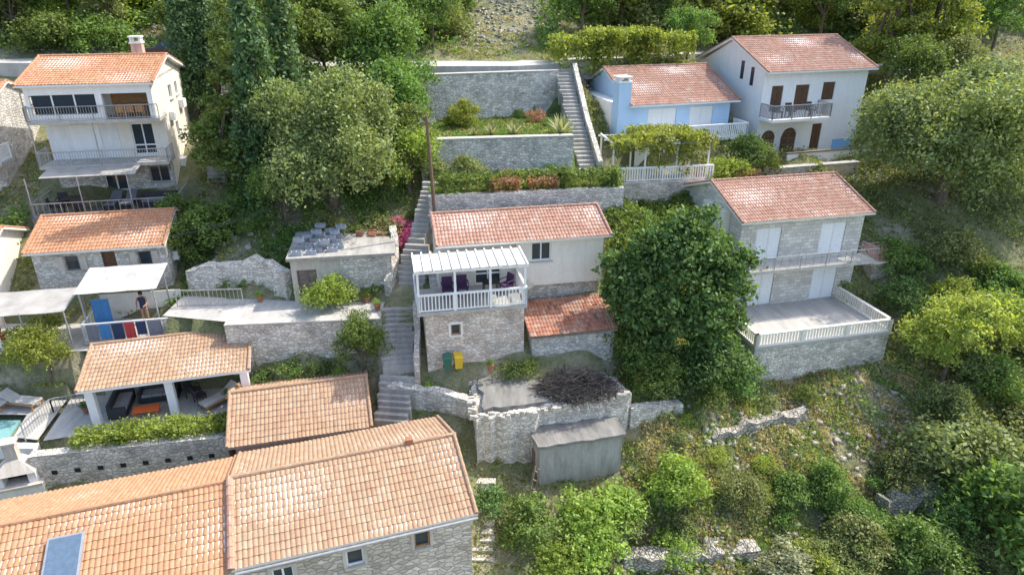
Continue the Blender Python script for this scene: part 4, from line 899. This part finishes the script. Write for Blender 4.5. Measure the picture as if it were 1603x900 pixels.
P=[('T',-40,61,1.1,'ldark'),('t',-37.5,55,1.1,'lgreen'),('T',-35,58,1.1,'lolive'),('T',-34,64,1.1,'lgreen'),('t',-31,56,1,'lolive'),('T',-31,65,1,'lgreen'),('c',-21.3,47,1.15,'lcyp'),('c',-19.9,47.6,1.05,'lcyp'),
('p',-19,58,1.0,'llime'),('p',-15.5,57,1.0,'llime'),('T',-12.2,46.5,1.0,'lgreen'),('T',-8.5,46.4,1.0,'lgreen'),('t',-6.9,43.5,1.1,'lgreen'),('t',-7.5,41,.9,'ldark'),('T',-11.5,56,.95,'lgreen'),('T',-8.5,57.5,1.0,'llime'),('t',-6,54.5,.9,'lgreen'),
('T',5.5,58,.85,'lgreen'),('T',9,60.5,.9,'llime'),('T',12.5,62,.9,'lgreen'),('t',16,62.5,1.1,'lolive'),('T',19.5,63.5,.9,'lgreen'),('T',23,63.5,.9,'llime'),('T',26.5,62.5,.9,'lgreen'),('p',28.5,54.5,1.2,'llime'),('p',31.8,55,1.3,'llime'),('p',35,61,1.1,'llime'),('t',40,60,1.1,'lgreen'),('t',30.5,50,1.0,'lolive'),('t',28.7,50.5,1.0,'lgreen'),('t',13.5,55.5,.8,'lgreen'),
('c',-13.9,38.0,1.35,'lcyp'),('p',-15.3,39.6,1.1,'lgreen'),('c',-12.9,40.6,1.3,'lcyp'),('p',-14.2,43.5,1.15,'lgreen'),('m',-16.2,35.3,1.2,'lgreen'),('m',-17.6,35.0,1,'lgreen'),('t',-17.3,40.5,.9,'lgreen'),('t',-12.6,36.2,.7,'lgreen'),
('t',-5.9,38.3,.8,'llime'),('t',-6.6,39.8,.9,'lgreen'),('s',-6.8,34.9,1,'lolive'),('s',-5.8,34.6,.85,'lpink'),('s',-6.3,35.6,.7,'lpink'),('s',-5.4,35.6,.6,'lpink'),('s',-5.3,36.4,.8,'lgreen'),('s',-7.5,35.8,.9,'lolive'),('m',-9.2,30.45,.8,'llime'),('t',-7.1,28.3,.60,'lgreen'),
('m',-10.2,35.2,.6,'lolive'),('m',-14.3,35.2,.6,'lgreen'),('s',-12.3,34.6,.8,'lgreen'),('s',-8.6,34.9,.9,'lgreen'),('s',-13.4,33.6,.6,'lolive'),('m',-18.6,37.0,.7,'lgreen'),
('s',-11.8,27.8,.8,'ldark'),('s',-10.5,28.0,.7,'lgreen'),('s',-9.2,28.1,.8,'ldark'),('s',-8.2,28.0,.6,'llime'),('t',-21.9,27.9,.62,'llime'),('m',-3.4,44,.8,'llime'),('s',-4.2,38.4,1,'lolive'),('m',-2.3,37.7,.75,'lolive'),('s',-.2,38.9,.55,'lred'),('s',2.4,39.3,.8,'ldark'),('s',1.6,45.5,.7,'lred'),('s',2.4,44.4,.6,'lgreen'),('s',.6,47,.6,'ldark'),
('m',15.4,43.6,1.0,'ldark'),('m',16.6,44.3,.9,'lgreen'),('m',13.2,42.2,.9,'llime'),('s',14.5,42.2,.9,'lred'),('s',15.3,42.0,.7,'lbrown'),('m',22.3,36.5,1.0,'lgreen'),('m',25,36.6,1.0,'lolive'),('m',27,35.0,1.0,'lgreen'),('m',29,35,1.1,'lgrey'),('m',24.5,34,1,'llime'),('m',22.6,33,.9,'lgreen'),('m',21.5,34.3,.9,'ldark'),('m',27.5,32.5,1.2,'lolive'),
('T',34,42,.9,'lgreen'),('t',22.2,30.3,1.0,'lyellow'),('t',24.3,31,.9,'llime'),('m',25,29.8,1.1,'lgreen'),('m',21.9,26.3,1.8,'lolive'),('m',22.6,23.2,1.8,'lgreen'),('m',25,27.6,1.3,'lolive'),('m',20.4,24.6,1.1,'lgreen'),('m',18.2,25.6,.8,'lolive'),
('m',7.5,23.9,1.0,'llime'),('m',3.4,22.0,1.15,'llime'),('m',4.6,22.4,.8,'lolive'),('m',.5,21.3,.8,'lgreen'),('m',2.0,20.4,.9,'llime'),('s',6.8,21.6,1,'llime'),('m',11.8,21.3,.9,'lgrey'),('m',10.4,24.1,.75,'lolive'),('m',12.6,24.6,.7,'lgreen'),('m',14.3,24.6,.85,'lgreen'),('m',15.4,23.6,.8,'lgreen'),('m',14.6,22.2,.9,'lolive'),('m',17,23,.9,'lgreen'),('m',18.6,22.2,1.1,'lgreen'),
('m',9.9,29.2,1.1,'ldark'),('m',10.8,29.8,1.0,'lgreen'),('m',5.7,29.5,1.0,'lgreen'),('m',7.4,28.7,1.0,'lgreen'),('m',8.8,28.6,.9,'ldark'),('m',6.4,28.3,.6,'llime'),('s',9.3,27.8,.9,'lgreen'),('s',12.6,28.6,.8,'lolive'),('s',14.8,29.3,.8,'lgreen'),('m',21.5,28.6,.9,'lolive'),('s',-.9,22.6,.9,'ldark'),('s',-1.2,27.2,.6,'lgreen'),('s',-.1,27.6,.6,'ldark'),('s',-3.7,27.2,.5,'llime'),('s',.8,27.9,.6,'lgreen'),('m',10.9,32.2,.9,'ldark'),('m',6.6,33.6,.8,'lgreen'),('m',8.4,34.4,.9,'lolive'),('m',10.2,35.6,.9,'lgreen'),('m',7.6,37.6,.8,'lgreen'),('m',10.4,38.4,.8,'llime'),('s',-27.5,36,1,'lgreen')]
for p in P: plant(*p)
r_=random.Random(3)
for i in range(62):
    x=r_.uniform(-46,48); y=r_.uniform(61,72)
    if -4.5<x<2.0: continue
    plant('m',x,y,r_.uniform(1.6,2.6),r_.choice(['lgreen','lgreen','lgreen','lolive','llime']))
for i in range(26):
    x=r_.uniform(-44,30); y=r_.uniform(54,60)
    if -3.5<x<2.0: continue
    if x>4: y=r_.uniform(62,65)
    plant('m',x,y,r_.uniform(1.0,1.7),r_.choice(['lgreen','lolive','llime']))
for i in range(56):
    x=r_.uniform(6,29); y=r_.uniform(20,29.5)
    if y>26 and x<20 and r_.random()<.6: continue
    plant('s',x,y,r_.uniform(.25,.75),r_.choice(['lgreen','lolive','lgrey','llime','lyellow','lolive']))
for i in range(10):
    plant('m',r_.uniform(12,28),r_.uniform(19.5,23),r_.uniform(.5,.9),r_.choice(['lgreen','lolive','lolive','llime']))
for i in range(40):
    x=r_.uniform(20.5,42); y=r_.uniform(30,49)
    if x>33 and y>45: continue
    if y>37 and x<32: continue
    plant('m',x,y,r_.uniform(.8,1.25),r_.choice(['lgreen','lolive','lgreen','llime']))
def hero(name,x,y,z,lobes,nc,per,sz,cr,mat,seed,th,tr,lab,tm='bark'):
    T=thing(name,lab,'tree',(x,y,z)); inst(crown('crown',lobes,nc,per,sz,cr,mat,seed),'crown',None,T); inst(trunkmesh('trunk',th,tr,lobes,tm),'trunk',None,T)
hero('olive_tree',-10.1,37.3,11.9,rl(16,4.0,3.3,4.4,101,.40,.4,.78,.68),2300,18,.095,.48,'lolive',101,2.6,.3,'big spreading grey green olive tree beside terraces')
FL=[(0,0,4.4,1.8,1.6,1.9),(1.4,.3,5.6,1.1,1.1,.9),(-1.5,.2,5.1,1.1,1.1,.9),(.2,.2,6.5,1.0,1.0,.8),(2.4,0,4.3,1.0,1.0,.9),(-2.3,-.2,3.9,1.1,1.0,.9),(3.0,.1,5.2,.6,.7,.5),(-3.0,.2,4.8,.6,.6,.5),(1.4,-.9,2.9,1.2,1.0,1.0),(-1.0,-1.0,2.9,1.2,1.0,1.0),(.3,-1.1,1.9,1.0,.8,.8),(-2.0,-.5,2.4,.9,.8,.8),(2.3,-.4,2.1,.9,.8,.8),(1.1,.2,7.2,.5,.6,.4),(-1.2,0,6.2,.7,.7,.5),(3.1,.1,3.3,.6,.6,.5),(-3.1,0,3.2,.5,.5,.5),(-1.3,-.8,1.3,.8,.6,.6),(1.6,-.8,1.2,.8,.6,.6)]
hero('fig_tree',7.9,30.1,6.9,FL,1600,16,.12,.40,'ldark',102,2.2,.22,'dense dark green fig tree with pale trunk beside house','barkgrey')
hero('walnut_tree',26.6,41.0,11.2,rl(20,5.3,3.9,4.6,103,.36,.45,.74,.78),3600,18,.105,.55,'lolive',103,2.8,.35,'huge round tree with sunlit olive green crown')
def cloud(name,lab,cat,o,rot,boxes,n,sz,mat,seed,wood=True):
    r=np.random.default_rng(seed); pts=[]
    vol=[a[3]*a[4]+a[3]*a[5] for a in boxes]; tot=sum(vol)
    for bx,v in zip(boxes,vol):
        k=int(n*v/tot); q=r.uniform(-1,1,size=(k,3)); ax_=r.integers(0,3,k); sg=np.sign(r.normal(size=k))
        q[np.arange(k),ax_]=sg*r.uniform(.75,1.1,k); q[:,2]=np.abs(q[:,2])*np.where(r.random(k)<.2,-1,1); q*=1+.2*np.sin(q[:,:1]*9+seed)*np.cos(q[:,1:2]*5)
        pts.append(np.array(bx[:3])+q*np.array(bx[3:])+r.normal(size=(k,3))*.08)
    C=np.concatenate(pts); nor=np.tile([0,0,1.],(len(C),1)); V,F=leaves(C,nor,sz,seed); me=npmesh(name,V,F); me.materials.append(M[mat])
    T=thing(name,lab,cat,o,rot); inst(me,'foliage',None,T)
    if wood:
        for bx in boxes: B().cyl((bx[0],bx[1],bx[2]-bx[5]-.2),(bx[0],bx[1],bx[2]),.05,.03,6).obj('stem','bark',T)
    return T
cloud('hedge','low clipped green hedge above garden wall','hedge',(-3.6,35.4,13.7),9,[(1.2,0,.45,1.4,.45,.5),(8.0,0,.5,1.6,.45,.5),(5.0,.5,.4,1.8,.3,.5)],6000,.08,'lgreen',5)
cloud('hedge','row of dry reddish brown shrubs on garden wall','hedge',(-3.6,35.3,13.7),9,[(3.2,0,.3,.8,.35,.4),(5.3,0,.3,.7,.35,.35)],1800,.08,'lbrown',6)
cloud('hedge','rosemary hedge spilling over stone planter','hedge',(-17.6,23.9,5.9),11,[(0,.3,.25,.9,.45,.35),(2,.3,.3,1.2,.45,.4),(4,.3,.25,1.1,.45,.3)],6500,.07,'llime',7)
cloud('grape_vine','leafy grape vine spread over white pergola','vine',(6.1,40.5,13.0),8,[(1.0,.3,2.2,.9,.9,.35),(3.4,1.4,2.4,1.7,1.4,.35),(5.2,.6,2.2,.9,.9,.4),(2.9,.0,1.6,.6,.35,.7),(4.4,-.1,1.2,.35,.3,.8)],6500,.10,'llime',8)
cloud('grape_vine','long vine covered pergola beside the road','vine',(3.4,50.0,18.5),14,[(1.5,.6,.9,1.7,1.4,1.1),(4.5,.8,1.2,1.9,1.5,1.2),(7.8,.8,.9,2.0,1.4,1.2),(3.0,.4,1.5,1.0,1.0,.9),(6.2,.5,1.5,.9,1.0,.9)],16000,.12,'llime',9)
cloud('climbing_ivy','dark ivy climbing terrace wall below fig tree','ivy',(10.6,30.4,6.0),14,[(0,0,.7,.7,.4,.9),(-1.2,-.8,.4,.9,.6,.7),(-4.0,-.4,.6,1.2,.5,.8)],5000,.10,'lgreen',10)
for x,y,s in [(-1.2,41.3,.9),(.2,41.4,1.0),(3.0,41.6,1.5),(-2.2,41.1,.7)]:
    b=B()
    for i in range(26):
        a_=i*2.4; el=R(25+55*(i/26)); d=Vector((math.cos(a_)*math.cos(el),math.sin(a_)*math.cos(el),math.sin(el))); sd=Vector((-math.sin(a_),math.cos(a_),0))*.07*s; L=.9*s
        b.poly([(d*.05)-sd,(d*.05)+sd,d*L*.6+sd*.9+Vector((0,0,.04)),d*L,d*L*.6-sd*.9+Vector((0,0,.04))])
    o=b.obj('agave','lgrey'); o.location=(x,y,15.65); tag(o,'spiky grey green agave on lawn above wall','agave','agaves along the garden wall')
def pot(x,y,z,s=1,lf='lgreen'):
    T=thing('potted_plant','terracotta pot with small green plant on paving','potted plant',(x,y,z),0,'pots on terraces and steps'); b=B(); b.cyl((0,0,0),(0,0,.32*s),.13*s,.19*s,12); b.cyl((0,0,.32*s),(0,0,.37*s),.21*s,.21*s,12); b.obj('pot','terracotta',T)
    o=inst(TM['s'][cnt[0]%3][1],'foliage',lf,T); o.scale=(.3*s,)*3; o.location=(0,0,.3*s); cnt[0]+=1
for x,y,z in [(-7.3,31.1,9.33),(-6.6,30.2,9.33),(-12.7,31.2,9.33),(-1.0,27.3,7.65),(-13.4,27.4,5.95),(-19.6,26.4,5.95),(6.3,40.7,13.0),(11.4,41.4,13.0)]: pot(x,y,z,.85,random.choice(['lgreen','llime','ldark']))
def scatter(name,n,x0,x1,y0,y1,mat,sz,fn,seed,excl=True,up=.35):
    r=np.random.default_rng(seed); X=r.uniform(x0,x1,n);Y=r.uniform(y0,y1,n); keep=fn(X,Y)
    if excl:
        for P_,z_ in PADS[2:]: keep&=~inpoly(X,Y,P_)
        keep&=~((Y>48.3)&(Y<52.3)&(X<2)); keep&=~inpoly(X,Y,[(-27,36.5),(-18.5,38.5),(-20.5,45.5),(-29,44)]); keep&=~inpoly(X,Y,[(-24.6,31),(-17.5,33),(-18.6,37.5),(-26,36)])
        keep&=~inpoly(X,Y,[(-6.3,27.2),(.9,27.4),(5.6,29.3),(4.9,34),(-6.5,34.5)]); keep&=~inpoly(X,Y,[(-1.7,24.7),(6,26.1),(5.3,28.4),(-1.9,28.3)]); keep&=~inpoly(X,Y,[(-11,31),(-6,31.8),(-6.4,35.4),(-11.6,34.8)])
    X=X[keep];Y=Y[keep];Z=hts(X,Y); k=5; q=np.repeat(np.arange(len(X)),k); m=len(q)
    Pp=np.stack([X[q]+r.normal(size=m)*sz*.7,Y[q]+r.normal(size=m)*sz*.7,Z[q]+r.uniform(0,up,m)*sz*2],1)
    nor=np.stack([r.normal(size=m),r.normal(size=m),r.uniform(-.2,.6,m)],1); V,F=leaves(Pp,nor,sz*.45,seed); me=npmesh(name,V,F); me.materials.append(M[mat]); o=bpy.data.objects.new(name,me); COL.objects.link(o); o['kind']='stuff'; return o
def patch(X,Y,a,b_,t,ph=0): return (np.sin(a*X+ph)*np.sin(b_*Y+ph*2)+.6*np.sin(2.3*a*X+1.7*b_*Y+ph))>t
SL=lambda X,Y:(X>8)&(X<23)&(Y>24.5)&(Y<31)
scatter('ground_cover',50000,-30,46,17,58,'grass',.17,lambda X,Y:patch(X,Y,.9,.8,-.5)&~SL(X,Y),1)
scatter('dry_grass',34000,-30,46,17,62,'drygrass',.16,lambda X,Y:patch(X,Y,.7,1.1,-.2,1),2)
scatter('slope_grass',28000,5,30,18,31,'drygrass',.16,lambda X,Y:patch(X,Y,1.1,.9,-.4,3),6)
scatter('slope_weeds',16000,5,30,18,31,'grass',.18,lambda X,Y:patch(X,Y,1.3,1.0,-.1,5),7,up=.5)
scatter('undergrowth',26000,5,46,17,50,'lolive',.22,lambda X,Y:patch(X,Y,.6,.7,-.1,2)&~SL(X,Y),3,up=.8)
scatter('bank_undergrowth',9000,-18,-5.8,31,49,'lgreen',.20,lambda X,Y:patch(X,Y,.9,.8,-.1,6),9,up=.8)
scatter('garden_undergrowth',7000,5,12,31,41,'lgreen',.22,lambda X,Y:patch(X,Y,1.1,.9,-.6,7),10,up=1.0)
scatter('hill_scrub',22000,-46,46,53.5,80,'lgreen',.36,lambda X,Y:patch(X,Y,.5,.6,-.3,4)&~((X>-4)&(X<2))&~((X>4)&(Y<61.5)),8,up=1.6)
scatter('lawn_grass',26000,-5.2,6,34.8,48,'lawn',.11,lambda X,Y:inpoly(X,Y,PADS[0][0])|inpoly(X,Y,PADS[1][0]),4,False,.2)
def rocks(name,n,fn,seed,s0=.04,s1=.22,box=(-20,30,18,66)):
    r=np.random.default_rng(seed); X=r.uniform(box[0],box[1],n);Y=r.uniform(box[2],box[3],n); k=fn(X,Y)
    for P_,z_ in PADS: k&=~inpoly(X,Y,P_)
    X=X[k];Y=Y[k];Z=hts(X,Y)
    base=np.array([(-1,-1,-1),(1,-1,-1),(1,1,-1),(-1,1,-1),(-1,-1,1),(1,-1,1),(1,1,1),(-1,1,1)],float)*.6
    f=np.array([(3,2,1,0),(4,5,6,7),(0,1,5,4),(1,2,6,5),(2,3,7,6),(3,0,4,7)]); m=len(X)
    s=(s0+(s1-s0)*r.random(m)**3)[:,None,None]; Vv=(base[None]*np.array([1,1,.7])+r.normal(size=(m,8,3))*.22)*s
    a_=r.uniform(0,6.28,m); c_,d_=np.cos(a_),np.sin(a_); x=Vv[:,:,0]*c_[:,None]-Vv[:,:,1]*d_[:,None]; y=Vv[:,:,0]*d_[:,None]+Vv[:,:,1]*c_[:,None]
    Vv=np.stack([x+X[:,None],y+Y[:,None],Vv[:,:,2]+Z[:,None]+s[:,:,0]*.25],2).reshape(-1,3); F=(f[None]+8*np.arange(m)[:,None,None]).reshape(-1,4)
    me=npmesh(name,Vv,F); me.materials.append(M['rock']); o=bpy.data.objects.new(name,me); COL.objects.link(o); o['kind']='stuff'
def rz(X,Y):
    v=np.zeros(X.shape)
    for x,y,q in [(-1,62,3.5),(-1.5,57,2.8),(1,64,3),(-33,57,4),(-27,58,4),(-10,33.5,2.5),(-14,34,2.5),(16,27.2,3),(10,26.3,1.6),(21,26,3),(20,25,2.2),(8,22,1.8),(12,24,1.8),(18,29.5,1.6)]: v+=np.exp(-((X-x)**2+(Y-y)**2)/q**2)
    return v>np.random.default_rng(1).random(X.shape)*1.25
rocks('loose_rocks',50000,rz,11,box=(-40,30,18,70))
def rband(X,Y):
    d=np.minimum(np.abs(Y-(24.6+.3*(X-17)))+3*(X<16.5)+3*(X>22.5), np.abs(Y-(21.3+.15*(X-4.5)))+3*(X<4)+3*(X>11)); d=np.minimum(d,np.abs(Y-(26.6+.36*(X-9.4)))+3*(X<9)+3*(X>15)); return d<np.random.default_rng(2).random(X.shape)*.9
rocks('wall_rubble',8000,rband,12,.05,.22,(3,24,20,30))
# ------------------------------------------------------------------ light, world, camera
az,el=R(62),R(52)
sv=Vector((math.sin(az)*math.cos(el),math.cos(az)*math.cos(el),math.sin(el)))
sun=bpy.data.lights.new('sun','SUN'); sun.energy=4.9; sun.angle=R(.5); sun.color=(1,.94,.83); so=bpy.data.objects.new('sun',sun); so.rotation_euler=sv.to_track_quat('Z','Y').to_euler(); COL.objects.link(so)
w=bpy.data.worlds.new('World'); S.world=w; w.use_nodes=True; nt=w.node_tree; bg=nt.nodes['Background']
sk=nt.nodes.new('ShaderNodeTexSky'); sk.sky_type='NISHITA'; sk.sun_disc=False; sk.sun_elevation=el; sk.sun_rotation=az; sk.dust_density=2.5; nt.links.new(sk.outputs[0],bg.inputs[0]); bg.inputs[1].default_value=.36
cd=bpy.data.cameras.new('camera'); cd.lens=24; cd.sensor_width=36; cd.clip_end=2000; co=bpy.data.objects.new('camera',cd); co.location=(0,0,24); co.rotation_euler=(R(66),0,0); COL.objects.link(co); S.camera=co
S.view_settings.view_transform='Standard'; S.view_settings.look='None'; S.view_settings.exposure=0
